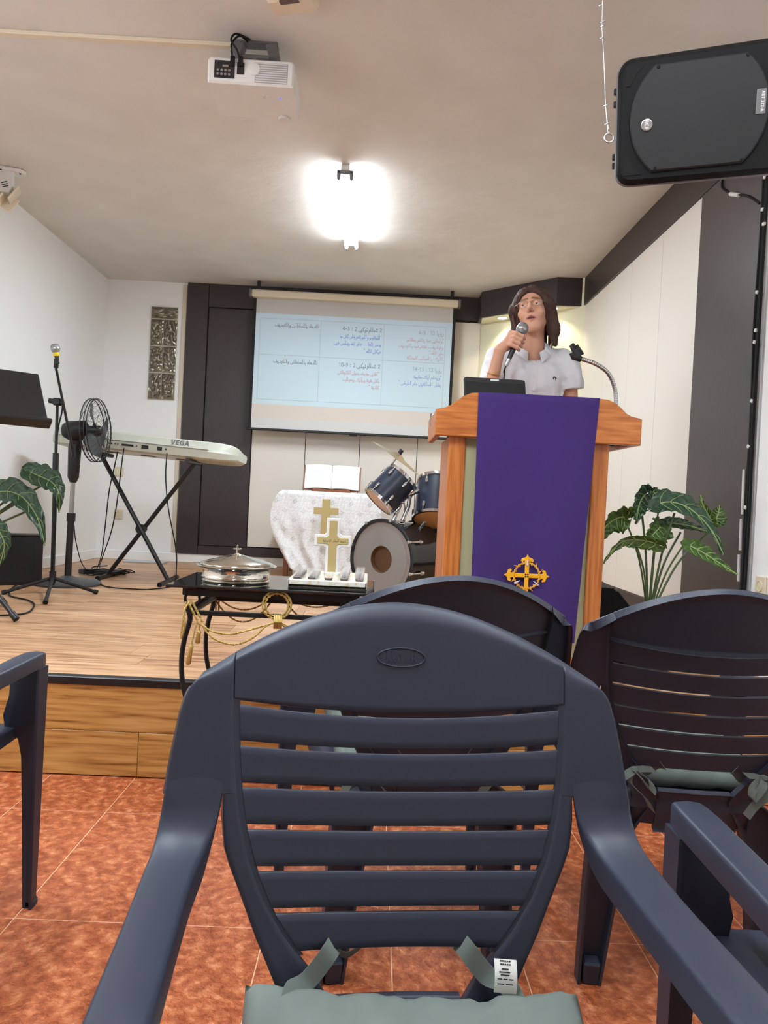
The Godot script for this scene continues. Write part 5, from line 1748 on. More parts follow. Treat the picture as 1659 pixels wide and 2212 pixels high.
	obj("rear_hoop", lathe(mb(), [Vector2(.248, -.44), Vector2(.268, -.44), Vector2(.270, -.40), Vector2(.250, -.40)], X, 48), mats.gloss_black, bd)
	obj("rear_head", lathe(mb(), [Vector2(.250, -.432), Vector2(0, -.432)], X, 32), mats.drum_head, bd)
	obj("front_head", lathe(mb(), [Vector2(.250, .0), Vector2(.2, .0015), Vector2(.088, .002), Vector2(.086, .0)], X, 48), mats.drum_grey, bd)
	obj("head_ring", lathe(mb(), [Vector2(.216, .0028), Vector2(.212, .0034), Vector2(.090, .0036)], X, 48), mats.drum_grey2, bd)
	obj("sound_hole", lathe(mb(), [Vector2(.092, .0034), Vector2(.088, .0045), Vector2(.086, .0), Vector2(.084, -.03), Vector2(0, -.032)], X, 32), mats.amber_dark, bd)
	for k in 8:
		var a := TAU * (k + .35) / 8.0
		var rb := Transform3D(X.basis, X * Vector3(cos(a) * .262, 0, sin(a) * .262))
		var lg := mb()
		lathe(lg, [Vector2(0, -.13), Vector2(.012, -.125), Vector2(.014, -.10), Vector2(.006, -.09), Vector2(.004, .0), Vector2(.011, .0), Vector2(.011, .022), Vector2(0, .024)], Transform3D(X.basis, X * Vector3(cos(a) * .268, 0, sin(a) * .268)), 10)
		obj("tension_lug", lg, mats.chrome, bd)
	var mt := mb()
	var m0 := Vector3(0.1590, 0.8621, -4.9800)
	box(mt, Vector3(.10, .05, .07), Transform3D(Basis(Vector3.UP, .5), m0 + Vector3(0, -.015, 0)), .01)
	tube(mt, [m0 + Vector3(-.03, 0, 0), Vector3(0.1701, 0.9653, -5.0000), Vector3(0.1759, 1.0376, -5.0000)], .014, 10)
	tube(mt, [m0 + Vector3(.03, 0, 0), Vector3(0.2294, 0.9683, -5.0000), Vector3(0.2377, 1.0532, -5.0000)], .014, 10)
	tube(mt, [Vector3(0.1446, 1.0361, -5.0000), Vector3(0.1937, 1.0573, -5.0000)], .026, 12)
	tube(mt, [Vector3(0.2124, 1.0582, -5.0000), Vector3(0.2586, 1.0730, -5.0000)], .026, 12)
	tube(mt, [Vector3(0.1276, 0.9915, -4.9800), Vector3(0.2022, 0.9952, -4.9800)], .008, 8)
	tube(mt, [Vector3(0.2374, 1.0595, -5.0000), Vector3(0.2913, 1.0813, -5.0300)], .018, 10)
	obj("tom_mount", mt, mats.chrome, bd)
	obj("spur", tube(mb(), [X * Vector3(.20, -.1, -.18), X * Vector3(.33, -.02, -.268)], .009, 8), mats.chrome, bd)
	for q in [["small dark blue tom drum tilted to the left above the bass drum", Vector3(0.0279, 0.9927, -5.0000), Vector3(.66, .72, -.20), .122, .235], ["larger dark blue tom drum with an amber underside, half behind the lectern", Vector3(0.4299, 0.8806, -5.0200), Vector3(.10, .90, -.42), .165, .29]]:
		var tt := thing("tom_drum", q[0], "drum", Vector3.ZERO, 0.0, "tom drums")
		var up: Vector3 = q[2].normalized()
		var sx := up.cross(Vector3(0, 0, 1)).normalized()
		var Y := Transform3D(Basis(sx, up, sx.cross(up)), q[1])
		var r: float = q[3]
		var h: float = q[4]
		obj("shell", lathe(mb(), [Vector2(r * .985, .008), Vector2(r, .01), Vector2(r, h - .01), Vector2(r * .985, h - .008)], Y, 40), mats.drum_blue, tt)
		obj("lower_hoop", lathe(mb(), [Vector2(r * .96, -.006), Vector2(r * 1.045, -.006), Vector2(r * 1.05, .014), Vector2(r * 1.0, .016)], Y, 40), mats.chrome, tt)
		obj("upper_hoop", lathe(mb(), [Vector2(r * 1.0, h - .016), Vector2(r * 1.05, h - .014), Vector2(r * 1.045, h + .008), Vector2(r * .96, h + .008)], Y, 40), mats.chrome, tt)
		obj("lower_head", lathe(mb(), [Vector2(0, -.002), Vector2(r * .97, -.002)], Y, 40), mats.amber, tt)
		obj("upper_head", lathe(mb(), [Vector2(r * .97, h + .002), Vector2(0, h + .002)], Y, 40), mats.drum_head, tt)
		for k in 6:
			var a := TAU * (k + .2) / 6.0
			for yy in [.055, h - .055]:
				var lg := lathe(mb(), [Vector2(0, -.022), Vector2(.009, -.018), Vector2(.011, 0), Vector2(.009, .018), Vector2(0, .022)], Transform3D(Y.basis, Y * Vector3(cos(a) * (r + .006), yy, sin(a) * (r + .006))), 10)
				var ye: float = -.002 if yy < .1 else h + .002
				tube(lg, [Y * Vector3(cos(a) * (r * 1.045), ye, sin(a) * (r * 1.045)), Y * Vector3(cos(a) * (r + .010), yy, sin(a) * (r + .010))], .004, 6)
				obj("tension_lug", lg, mats.chrome, tt)
	var cy := thing("cymbal", "thin bronze cymbal tilted edge-on above the drums", "cymbal")
	var cc := Vector3(0.1414, 1.3130, -5.2500)
	var cn := Vector3(.53, .81, .062).normalized()
	var cs := cn.cross(Vector3(0, 0, 1)).normalized()
	var Z := Transform3D(Basis(cs, cn, cs.cross(cn)), cc)
	obj("plate", lathe(mb(), [Vector2(.205, -.010), Vector2(.15, .002), Vector2(.06, .012), Vector2(.045, .022), Vector2(.02, .032), Vector2(0, .034), Vector2(0, .031), Vector2(.02, .029), Vector2(.043, .019), Vector2(.058, .009), Vector2(.15, -.001), Vector2(.205, -.0115), Vector2(.205, -.010)], Z, 48), mats.bronze, cy)
	obj("wing_nut", tube(mb(), [Z * Vector3(0, .03, 0), Z * Vector3(0, .065, 0)], .016, 10), mats.black, cy)
	var sd := mb()
	tube(sd, [Z * Vector3(0, .05, 0), Z * Vector3(0, -.06, 0), cc + Vector3(.08, -.35, -.1), Vector3(cc.x + .09, S + .01, cc.z - .12)], .008, 8)
	for k in 3:
		var a := TAU * k / 3.0 + .4
		tube(sd, [Vector3(cc.x + .09, S + .22, cc.z - .12), Vector3(cc.x + .09 + cos(a) * .2, S + .01, cc.z - .12 + sin(a) * .2)], .008, 8)
	obj("stand", sd, mats.chrome, cy)

# ---------- lectern ----------
func build_lectern() -> void:
	var t := thing("lectern", "honey-brown wooden lectern with a curved front board and pale green panel", "lectern", Vector3(.614, S, -2.98))
	var w: StandardMaterial3D = mats.pine
	# local x from the lectern's middle; y from the stage
	var ap := PackedVector2Array()
	for q in [[-.388, .932], [.438, .932], [.438, 1.036], [.428, 1.040], [.395, 1.046], [.375, 1.056], [.352, 1.078], [.325, 1.098], [.30, 1.108], [.27, 1.110], [-.22, 1.110], [-.25, 1.107], [-.28, 1.094], [-.305, 1.075], [-.33, 1.055], [-.35, 1.046], [-.388, 1.036]]:
		ap.append(Vector2(q[0], q[1]))
	obj("front_board", prism(mb(), ap, -.008, .030, Transform3D(), .004), w, t)
	obj("desk_board", prism(mb(), PackedVector2Array([Vector2(.02, .932), Vector2(.36, .932), Vector2(.36, .96), Vector2(.02, 1.085)]), -.255, .295, Transform3D(Basis(Vector3.UP, PI / 2), Vector3(0, 0, 0)), .003), w, t)
	for s in [-1, 1]:
		obj("side_board", bx(-.388 if s < 0 else .412, -.362 if s < 0 else .438, .932, 1.034, -.37, -.008, .003), w, t)
	for x in [[-.327, -.257], [.258, .324]]:
		for zz in [[-.05, -.008], [-.35, -.31]]:
			obj("post", bx(x[0], x[1], 0, .934, zz[0], zz[1], .004), mats.pine_post, t)
	for x in [-.327, .304]:
		obj("side_panel", bx(x, x + .02, .03, .934, -.32, -.04, .002), mats.pine_post, t)
	obj("green_panel", bx(-.262, .262, .03, .93, -.035, -.022, .001), mats.green_fabric, t)
	obj("base_board", bx(-.35, .35, .0, .06, -.36, .0, .004), w, t)
	# purple cloth
	var c := thing("purple_cloth", "purple cloth with a gold embroidered cross hanging over the front of the lectern", "cloth", Vector3(.614, S, -2.98))
	var n := noise(1.3, 15, 2)
	var f := func(u: float, v: float) -> Vector3:
		if v > .9:
			var k := (v - .9) / .1
			return Vector3(lerpf(-.222, .262, u), 1.1125 + .003 * sin(k * PI) - k * .05, .034 - k * .17)
		var h := v / .9
		var y := lerpf(.13, 1.112, h)
		var x: float = lerpf(lerpf(-.212, -.222, h), lerpf(.212, .262, h), u)
		var d := 1.0 - h
		return Vector3(x, y, .0345 + d * d * .006 + .010 * d * sin(u * 9.0 + 1.0) + .006 * d * n.get_noise_2d(u * 4, v * 3) + .003 * sin(u * 3.0) * d)
	obj("cloth", plate(mb(), f, 30, 40, .0018, [0, 0, 0, 0]), mats.purple, c)
	# embroidered cross, set just off the cloth
	var e := obj("embroidered_cross", mb(), mats.embroidery, c)
	var st := mb()
	var X := Transform3D(Basis(), Vector3(.004, .392, .046))
	var arm := 0.066
	for k in 4:
		var R := Transform3D(Basis(Vector3.BACK, k * PI / 2), Vector3.ZERO)
		var L: float = [.0815, .088, .30, .088][k]
		var poly := PackedVector2Array([Vector2(-.0085, 0), Vector2(.0085, 0), Vector2(.0085, L - .030), Vector2(.012, L - .022), Vector2(.019, L - .028), Vector2(.0255, L - .024), Vector2(.022, L - .014), Vector2(.012, L - .010), Vector2(.006, L - .008), Vector2(0, L + .004), Vector2(-.006, L - .008), Vector2(-.012, L - .010), Vector2(-.022, L - .014), Vector2(-.0255, L - .024), Vector2(-.019, L - .028), Vector2(-.012, L - .022), Vector2(-.0085, L - .030)])
		prism(st, poly, 0, .004, X * R, .0012)
	# crown of thorns ring
	for w2 in 2:
		var ring := []
		for k in 49:
			var a := TAU * k / 48.0
			var r := .051 + .0032 * sin(a * 12.0 + w2 * PI)
			ring.append(X * Vector3(cos(a) * r, sin(a) * r, .0042))
		tube(st, ring, .0019, 5, false)
	for k in 12:
		var a := TAU * (k + .5) / 12.0
		for s in [-1.0, 1.0]:
			tube(st, [X * Vector3(cos(a) * .051, sin(a) * .051, .0042), X * Vector3(cos(a + s * .16) * (.051 + .012 * s + .004), sin(a + s * .16) * (.051 + .012 * s + .004), .0044)], [.0024, .0006], 5)
	st.generate_normals()
	e.mesh = st.commit()
	for q in [[-.037, -.026, .5], [.036, -.027, -.65], [0, .054, 1.57]]:
		var a := Vector3(cos(q[2]), sin(q[2]), 0)
		var p := X * Vector3(q[0], q[1], .0065)
		var nl := mb()
		tube(nl, [p - a * .0125, p + a * .004, p + a * .013], [.0045, .0028, .0008] if q[2] > 0 else [.001, .003, .0045], 6)
		obj("nail", nl, mats.silver_thread, e)
	# things on the lectern
	var tb := thing("tablet", "black tablet in a folding case propped on the lectern", "tablet", Vector3(.482, S + 1.105, -3.075), deg_to_rad(3))
	var tm := Transform3D(Basis(Vector3.RIGHT, deg_to_rad(-24)), Vector3(0, -.03, 0))
	obj("case", prism(mb(), rounded(.262, .18, .012), -.006, .006, tm * xf(Vector3(0, .045, 0)), .003), mats.black, tb)
	obj("folding_cover", box(mb(), Vector3(.246, .13, .005), tm * xf(Vector3(-.002, .045, .0085)), .002), mats.black_soft, tb)
	obj("grip", box(mb(), Vector3(.036, .0085, .002), tm * xf(Vector3(0, .124, .0065)), .0009), mats.white_plastic, tb)
	obj("hinge_tab", box(mb(), Vector3(.03, .012, .006), tm * xf(Vector3(.105, .10, .010)), .002), mats.steel_black, tb)
	var gn := thing("gooseneck_holder", "chrome gooseneck with an empty black microphone clip rising from the lectern", "microphone holder")
	var gp := curve([Vector3(0.9791, 1.4424, -3.0600), Vector3(0.9696, 1.5108, -3.0600), Vector3(0.9382, 1.5687, -3.0500), Vector3(0.8854, 1.6023, -3.0400), Vector3(0.8147, 1.6213, -3.0300)], 8)
	obj("gooseneck", tube(mb(), gp, .0082, 12), mats.steel, gn)
	var rib := mb()
	for i in range(0, gp.size() - 1):
		var a: Vector3 = gp[i]
		tube(rib, [a, a.lerp(gp[i + 1], .45)], .0092, 12)
	obj("coil", rib, mats.chrome, gn)
	var mc := mb()
	tube(mc, [Vector3(0.8148, 1.6194, -3.0300), Vector3(0.7858, 1.6274, -3.0300), Vector3(0.7773, 1.6440, -3.0300)], [.012, .015, .013], 12)
	tube(mc, [Vector3(0.7835, 1.6707, -3.0300), Vector3(0.8085, 1.6305, -3.0300)], [.017, .021], 14)
	box(mc, Vector3(.012, .03, .045), Transform3D(Basis(Vector3.BACK, .6), Vector3(0.7799, 1.6668, -3.0300)), .004)
	obj("clip", mc, mats.black, gn)
	var cb := thing("small_box", "small black box standing behind the right end of the lectern top", "box", Vector3(1.03, S + .975, -3.22))
	obj("body", box(mb(), Vector3(.035, .14, .05), xf(Vector3(0, .05, 0)), .004), mats.black, cb)
	obj("arm", box(mb(), Vector3(.05, .012, .03), xf(Vector3(-.02, -.02, 0)), .003), mats.black, cb)
	var lo := thing("loose_cylinder", "small silver cylinder on the left corner of the lectern top", "cylinder", Vector3(.245, S + .995, -3.22))
	obj("body", lathe(mb(), [Vector2(0, 0), Vector2(.022, 0), Vector2(.023, .05), Vector2(.020, .055), Vector2(0, .056)], Transform3D(), 16), mats.steel, lo)

func rounded(w: float, h: float, r: float) -> PackedVector2Array:
	var o := PackedVector2Array()
	for q in [[1, -1, -90], [1, 1, 0], [-1, 1, 90], [-1, -1, 180]]:
		for k in 5:
			var a := deg_to_rad(q[2] + k * 22.5)
			o.append(Vector2(q[0] * (w * .5 - r) + cos(a) * r, q[1] * (h * .5 - r) + sin(a) * r))
	return o

# ---------- the speaker at the lectern ----------
func smin(a: float, b: float, k: float) -> float:
	var h := clampf(.5 + .5 * (b - a) / k, 0.0, 1.0)
	return lerpf(b, a, h) - k * h * (1.0 - h)

func cap(p: Vector3, a: Vector3, b: Vector3, ra: float, rb: float) -> float:
	var ba := b - a
	var t := clampf((p - a).dot(ba) / ba.length_squared(), 0.0, 1.0)
	return (p - a - ba * t).length() - lerpf(ra, rb, t)

func ell(p: Vector3, c: Vector3, r: Vector3) -> float:
	var q := p - c
	var k0 := Vector3(q.x / r.x, q.y / r.y, q.z / r.z).length()
	var k1 := Vector3(q.x / (r.x * r.x), q.y / (r.y * r.y), q.z / (r.z * r.z)).length()
	return k0 * (k0 - 1.0) / maxf(k1, .0001)

func net(st: SurfaceTool, f: Callable, lo: Vector3, hi: Vector3, h: float, paint = null, keep = null) -> void:
	# surface nets on a grid; blocks far from the surface are passed over
	var B := 4
	var n := Vector3i(ceili((hi.x - lo.x) / h / B) * B, ceili((hi.y - lo.y) / h / B) * B, ceili((hi.z - lo.z) / h / B) * B)
	var sx := n.x + 1
	var sxy := sx * (n.y + 1)
	var vals := PackedFloat32Array()
	vals.resize(sxy * (n.z + 1))
	vals.fill(99.0)
	var blocks := []
	for bz in range(0, n.z, B):
		for by in range(0, n.y, B):
			for bx_ in range(0, n.x, B):
				var c := lo + Vector3(bx_ + 2, by + 2, bz + 2) * h
				if absf(f.call(c)) < h * 5.0:
					blocks.append(Vector3i(bx_, by, bz))
					for k in range(bz, bz + B + 1):
						for j in range(by, by + B + 1):
							var at := k * sxy + j * sx
							for i in range(bx_, bx_ + B + 1):
								if vals[at + i] > 90.0:
									vals[at + i] = f.call(lo + Vector3(i, j, k) * h)
	var at_cell := {}
	var offs := [0, 1, sx, sx + 1, sxy, sxy + 1, sxy + sx, sxy + sx + 1]
	var cs := [Vector3(0, 0, 0), Vector3(1, 0, 0), Vector3(0, 1, 0), Vector3(1, 1, 0), Vector3(0, 0, 1), Vector3(1, 0, 1), Vector3(0, 1, 1), Vector3(1, 1, 1)]
	var edges := [[0, 1], [2, 3], [4, 5], [6, 7], [0, 2], [1, 3], [4, 6], [5, 7], [0, 4], [1, 5], [2, 6], [3, 7]]
	for b in blocks:
		for k in range(b.z, b.z + B):
			for j in range(b.y, b.y + B):
				for i in range(b.x, b.x + B):
					var o: int = k * sxy + j * sx + i
					var m := 0
					for q in 8:
						if vals[o + offs[q]] < 0.0:
							m |= 1 << q
					if m == 0 or m == 255:
						continue
					var s := Vector3.ZERO
					var cnt := 0
					for e in edges:
						var a: float = vals[o + offs[e[0]]]
						var c: float = vals[o + offs[e[1]]]
						if (a < 0.0) != (c < 0.0):
							s += cs[e[0]].lerp(cs[e[1]], a / (a - c))
							cnt += 1
					at_cell[o] = lo + (Vector3(i, j, k) + s / cnt) * h
	st.set_smooth_group(1)
	var quads := []
	for o in at_cell:
		var a: float = vals[o]
		for ax in 3:
			var d: int = [1, sx, sxy][ax]
			var u: int = [sx, sxy, 1][ax]
			var v: int = [sxy, 1, sx][ax]
			var e: float = vals[o + d]
			if e > 90.0 or (a < 0.0) == (e < 0.0):
				continue
			if at_cell.has(o - u) and at_cell.has(o - v) and at_cell.has(o - u - v):
				var q := [at_cell[o - u - v], at_cell[o - v], at_cell[o], at_cell[o - u]]
				if a >= 0.0:
					q.reverse()
				quads.append(q)
	for q in quads:
		if keep != null and not keep.call((q[0] + q[2]) * .5):
			continue
		for i in [0, 2, 1, 0, 3, 2]:
			if paint != null:
				st.set_color(paint.call(q[i]))
			st.add_vertex(q[i])

func build_person() -> void:
	var foot := Vector3(.70, S, -3.46)
	var t := thing("person", "woman with dark brown hair, glasses and a white short-sleeved shirt speaking at the lectern", "person", foot)
	var skin := c8(212, 158, 132).srgb_to_linear()
	var lip := c8(178, 108, 100).srgb_to_linear()
	var brow := c8(128, 90, 70).srgb_to_linear()
	# head frame
	var HX := Transform3D(Basis(Vector3.UP, deg_to_rad(-20)) * Basis(Vector3.RIGHT, deg_to_rad(-9)) * Basis(Vector3.BACK, deg_to_rad(8)), Vector3(-.012, 1.562, .02))
	var HI := HX.affine_inverse()
	var head := func(w: Vector3) -> float:
		var p := HI * w
		var m := Vector3(absf(p.x), p.y, p.z)
		var d := ell(p, Vector3(0, .022, -.014), Vector3(.073, .088, .090))
		d = smin(d, ell(p, Vector3(0, -.040, .022), Vector3(.049, .062, .060)), .03)
		d = smin(d, cap(m, Vector3(0, -.094, .052), Vector3(.018, -.086, .050), .018, .016), .022)
		d = smin(d, cap(m, Vector3(.044, -.056, .004), Vector3(.018, -.089, .046), .011, .013), .025)
		d = smin(d, ell(m, Vector3(.038, -.022, .056), Vector3(.022, .020, .020)), .022)
		d = smin(d, cap(m, Vector3(.012, .034, .077), Vector3(.044, .032, .062), .009, .008), .016)
		d = smin(d, cap(p, Vector3(0, .022, .080), Vector3(0, -.016, .107), .0062, .0098), .010)
		d = smin(d, cap(m, Vector3(.004, -.020, .096), Vector3(.0115, -.022, .088), .0075, .0065), .006)
		# eye hollows, then lids
		d = -smin(-d, ell(m, Vector3(.031, .014, .084), Vector3(.018, .010, .014)), .008)
		d = smin(d, cap(m, Vector3(.018, .0160, .0720), Vector3(.032, .0208, .0762), .0043, .0050), .004)
		d = smin(d, cap(m, Vector3(.032, .0208, .0762), Vector3(.045, .0143, .0648), .0050, .0042), .004)
		d = smin(d, cap(m, Vector3(.019, .0088, .0720), Vector3(.044, .0088, .0652), .0046, .0042), .006)
		# lips, parted
		d = smin(d, cap(m, Vector3(.003, -.0465, .0835), Vector3(.022, -.053, .073), .0044, .0026), .006)
		d = smin(d, cap(m, Vector3(0, -.0635, .081), Vector3(.019, -.0555, .073), .0050, .0026), .006)
		d = -smin(-d, ell(p, Vector3(0, -.0550, .088), Vector3(.0185, .0034, .013)), .003)
		d = smin(d, ell(m, Vector3(.074, -.004, -.008), Vector3(.008, .028, .017)), .008)
		return smin(d, cap(p, Vector3(0, -.085, -.032), HI * Vector3(0, 1.33, -.012), .045, .060), .03)
	var paint := func(w: Vector3) -> Color:
		var p := HI * w
		var m := Vector3(absf(p.x), p.y, p.z)
		if p.z > .055 and p.y < -.030 and pow(p.x / .0235, 2.0) + pow((p.y + .0552) / (.0100 - .003 * absf(p.x) / .0235), 2.0) < 1.0 and not (absf(p.x) < .0165 and absf(p.y + .0552) < .0028):
			return lip
		if p.z > .055 and absf(p.x) < .0165 and absf(p.y + .0552) < .0028:
			return Color(.06, .02, .02)
		if cap(m, Vector3(.014, .039, .084), Vector3(.046, .036, .066), .0055, .004) < .0022 and p.z > .05:
			return brow
		return skin
	# body: trunk, arms and hands
	var sR := Vector3(-.150, 1.345, -.015)
	var eR := Vector3(-.215, 1.115, .075)
	var micA := Vector3(0.6290, 1.8219, -3.3100) - foot
	var micB := Vector3(0.5636, 1.6558, -3.2900) - foot
	var A := (micA - micB).normalized()
	var G := micB.lerp(micA, .46)
	var Lv := Vector3(-1, 0, .25)
	Lv = (Lv - A * A.dot(Lv)).normalized()
	var Fv := A.cross(Lv)
	if Fv.z < 0:
		Fv = -Fv
	var wR := G + Lv * .052 - A * .060 - Fv * .012
	var sL := Vector3(.168, 1.345, -.015)
	var eL := Vector3(.205, 1.085, -.03)
	var wL := Vector3(.165, 1.060, .16)
	var body := func(p: Vector3) -> float:
		var q := Vector3(p.x, p.y, p.z * 1.5)
		var d := cap(q, Vector3(-.045, .95, 0), Vector3(.045, .95, 0), .125, .125)
		d = smin(d, cap(q, Vector3(-.025, 1.08, 0), Vector3(.025, 1.08, 0), .096, .096), .06)
		d = smin(d, cap(q, Vector3(-.03, 1.27, -.01), Vector3(.03, 1.27, -.01), .100, .100), .06)
		d = smin(d, cap(q, Vector3(-.115, 1.36, -.02), Vector3(.125, 1.36, -.02), .045, .045), .05)
		d = smin(d, cap(p, Vector3(0, 1.36, -.02), Vector3(-.006, 1.50, .0), .060, .050), .04)
		d = smin(d, cap(p, sR, eR, .046, .038), .03)
		d = smin(d, cap(p, eR, wR, .037, .024), .015)
		d = smin(d, cap(p, sL, eL, .046, .038), .03)
		d = smin(d, cap(p, eL, wL, .037, .024), .015)
		for s in [-1.0, 1.0]:
			d = smin(d, cap(p, Vector3(.085 * s, .90, 0), Vector3(.095 * s, .48, .01), .085, .055), .03)
			d = smin(d, cap(p, Vector3(.095 * s, .48, .01), Vector3(.10 * s, .07, -.01), .052, .034), .02)
		return d
	# right hand closed round the microphone
	var fingers := []
	for i in 4:
		var o := G + A * (.030 - i * .0195)
		var l: float = [.96, 1.04, 1.0, .86][i]
		var k0 := o + Lv * .036 - Fv * .004
		var k1 := o + Lv * .026 + Fv * .024 * l
		var k2 := o - Lv * .006 + Fv * .029 * l
		var k3 := o - Lv * .026 * l + Fv * .012
		fingers.append([k0, k1, .0098, .0092])
		fingers.append([k1, k2, .0092, .0085])
		fingers.append([k2, k3, .0085, .0075])
	var pal := G + Lv * .034 - Fv * .016
	var hand := func(p: Vector3) -> float:
		var d := cap(p, wR, pal - A * .022, .0235, .024)
		d = smin(d, cap(p, eR.lerp(wR, .70), wR, .0262, .0246), .01)
		d = smin(d, cap(p, pal - A * .026, fingers[0][0] - Fv * .004, .020, .013), .014)
		d = smin(d, cap(p, pal - A * .030, fingers[9][0] - Fv * .004, .020, .013), .014)
		d = smin(d, cap(p, fingers[0][0] - Fv * .006, fingers[9][0] - Fv * .006, .014, .013), .01)
		for q in fingers:
			d = smin(d, cap(p, q[0], q[1], q[2], q[3]), .004)
		var t0 := pal - A * .034 - Fv * .004
		var t1 := G - A * .012 - Fv * .026 + Lv * .012
		var t2 := G + A * .018 - Fv * .024 - Lv * .010
		var t3 := G + A * .036 - Fv * .016 - Lv * .018
		d = smin(d, cap(p, t0, t1, .016, .0125), .010)
		d = smin(d, cap(p, t1, t2, .0115, .0105), .004)
		d = smin(d, cap(p, t2, t3, .0105, .0085), .004)
		return d
	# left hand flat on the lectern
	var lfing := []
	for i in 4:
		var b0 := wL + Vector3(-.052 + i * .0185, -.012, .072 - absf(i - 1.4) * .004)
		var ln: float = [.80, .96, 1.0, .90][i]
		var dr := Vector3(-.14 + i * .06, 0, 1).normalized()
		lfing.append([b0, b0 + dr * .034 * ln + Vector3(0, .008, 0), .0098, .009])
		lfing.append([b0 + dr * .034 * ln + Vector3(0, .008, 0), b0 + dr * .058 * ln + Vector3(0, .001, 0), .009, .0083])
		lfing.append([b0 + dr * .058 * ln + Vector3(0, .001, 0), b0 + dr * .078 * ln + Vector3(0, -.010, 0), .0083, .0072])
	var lhand := func(p: Vector3) -> float:
		var d := cap(p, wL, wL + Vector3(-.01, -.006, .04), .024, .026)
		d = smin(d, cap(p, wL + Vector3(-.044, -.010, .066), wL + Vector3(.004, -.010, .066), .015, .014), .02)
		for q in lfing:
			d = smin(d, cap(p, q[0], q[1], q[2], q[3]), .004)
		d = smin(d, cap(p, wL + Vector3(-.018, -.004, .02), wL + Vector3(-.055, -.010, .045), .015, .0115), .01)
		return smin(d, cap(p, wL + Vector3(-.055, -.010, .045), wL + Vector3(-.072, -.012, .075), .0112, .0082), .004)
	var flat := func(_p: Vector3) -> Color: return skin
	var st := mb(1)
	net(st, body, Vector3(-.30, .02, -.18), Vector3(.30, 1.50, .26), .013, flat, func(p: Vector3) -> bool: return p.y < 1.345 or absf(p.x) > .085)
	net(st, head, Vector3(-.13, 1.335, -.13), Vector3(.11, 1.70, .16), .0036, paint)
	var lo := (G - Vector3.ONE * .11)
	net(st, hand, lo - A * .05, G + Vector3.ONE * .09, .0032, flat)
	net(st, lhand, wL + Vector3(-.11, -.06, -.04), wL + Vector3(.06, .05, .18), .004, flat)
	obj("body", st, mats.skin, t)
	for s in [-1.0, 1.0]:
		var ey := mb(1)
		lathe(ey, sphere(.0118), Transform3D(HX.basis, HX * Vector3(.0315 * s, .0145, .0655)), 16)
		var eo := obj("eye", ey, mats.eye_white, t)
		var ir := mb(1)
		var look := HX * Transform3D(Basis(Vector3.RIGHT, PI / 2 - .05), Vector3(.0315 * s - .001, .0148, .0655))
		lathe(ir, [Vector2(.0066, .0098), Vector2(.0058, .0106), Vector2(.0, .0122)], look, 14)
		obj("iris", ir, mats.iris, eo)
	# hair: a full cap parted to one side, waving down to the collar
	var hn := noise(9.0, 5, 2)
	var hair := func(w: Vector3) -> float:
		var p := HI * w
		var d := ell(p, Vector3(0, .026, -.024), Vector3(.088, .093, .100))
		d = smin(d, cap(p, Vector3(-.080, .02, -.006), Vector3(-.088, -.125, .004), .024, .014), .03)
		d = smin(d, cap(p, Vector3(.082, .02, -.010), Vector3(.092, -.09, -.012), .026, .024), .03)
		d = smin(d, cap(p, Vector3(.086, -.08, -.02), Vector3(.088, -.155, -.02), .026, .013), .03)
		d = smin(d, cap(p, Vector3(.0, -.02, -.085), Vector3(.0, -.13, -.075), .055, .04), .05)
		d = smin(d, cap(p, Vector3(-.03, .092, .038), Vector3(-.080, .02, .030), .018, .016), .045)
		d = smin(d, cap(p, Vector3(.02, .094, .038), Vector3(.080, .03, .026), .018, .016), .045)
		# keep the face clear
		var face := ell(p, Vector3(.002, -.020, .086), Vector3(.070, .106, .080))
		face = minf(face, cap(p, Vector3(0, -.12, .04), Vector3(0, -.2, .04), .055, .055))
		d = -smin(-d, face, .016)
		return d + hn.get_noise_3d(p.x * 6.0 + p.y * 1.5, p.y * 1.2, p.z * 6.0) * .004
	var hs := mb(1)
	net(hs, hair, Vector3(-.16, 1.36, -.17), Vector3(.15, 1.72, .13), .0042)
	var ho := obj("hair", hs, mats.hair, t)
	# locks laid over the cap, from the parting to the ends
	rng.seed = 31
	var lk := mb(1)
	for s in [-1.0, 1.0]:
		for k in 46:
			var q := k / 45.0
			var phi1 := lerpf(66.0 if s < 0 else 84.0, 176.0, q) + rng.randf_range(-3, 3)
			var phi0 := lerpf(24.0, 172.0, q)
			var p := []
			var lift := rng.randf_range(.0, .006)
			var rad := Vector3(.088 + lift, .093 + lift, .100 + lift)
			var pc := Vector3(.018, .026, -.024)
			for i in 8:
				var el := deg_to_rad(lerpf(86.0, -4.0, i / 7.0))
				var ph := deg_to_rad(lerpf(phi0, phi1, smoothstep(0.0, .75, i / 7.0)))
				var wx := lerpf(pc.x, 0.0, i / 7.0)
				p.append(Vector3(wx + sin(ph) * cos(el) * rad.x * s, pc.y + sin(el) * rad.y, pc.z + cos(ph) * cos(el) * rad.z))
			var e: Vector3 = p[-1]
			var drop := rng.randf_range(.105, .145) if s < 0 else rng.randf_range(.12, .18)
			for i in range(1, 6):
				var u := i / 5.0
				p.append(Vector3(e.x * (1.0 + .05 * sin(u * 3.0) - .12 * u * u) + rng.randf_range(-.002, .002), e.y - drop * u, e.z * (1.0 - .18 * u) + .008 * sin(u * 5.0 + k)))
			var r := []
			for i in p.size():
				p[i] = HX * p[i]
				var u := float(i) / (p.size() - 1)
				r.append(lerpf(.0035, .0062, sin(PI * minf(u * 1.3, 1.0) * .5)) * (1.0 if u < .8 else lerpf(1.0, .25, (u - .8) / .2)))
			tube(lk, p, r, 6, false, .7)
	obj("hair_lock", lk, mats.hair_light, ho)
	# white shirt with short sleeves
	var cuffR := sR.lerp(eR, .56)
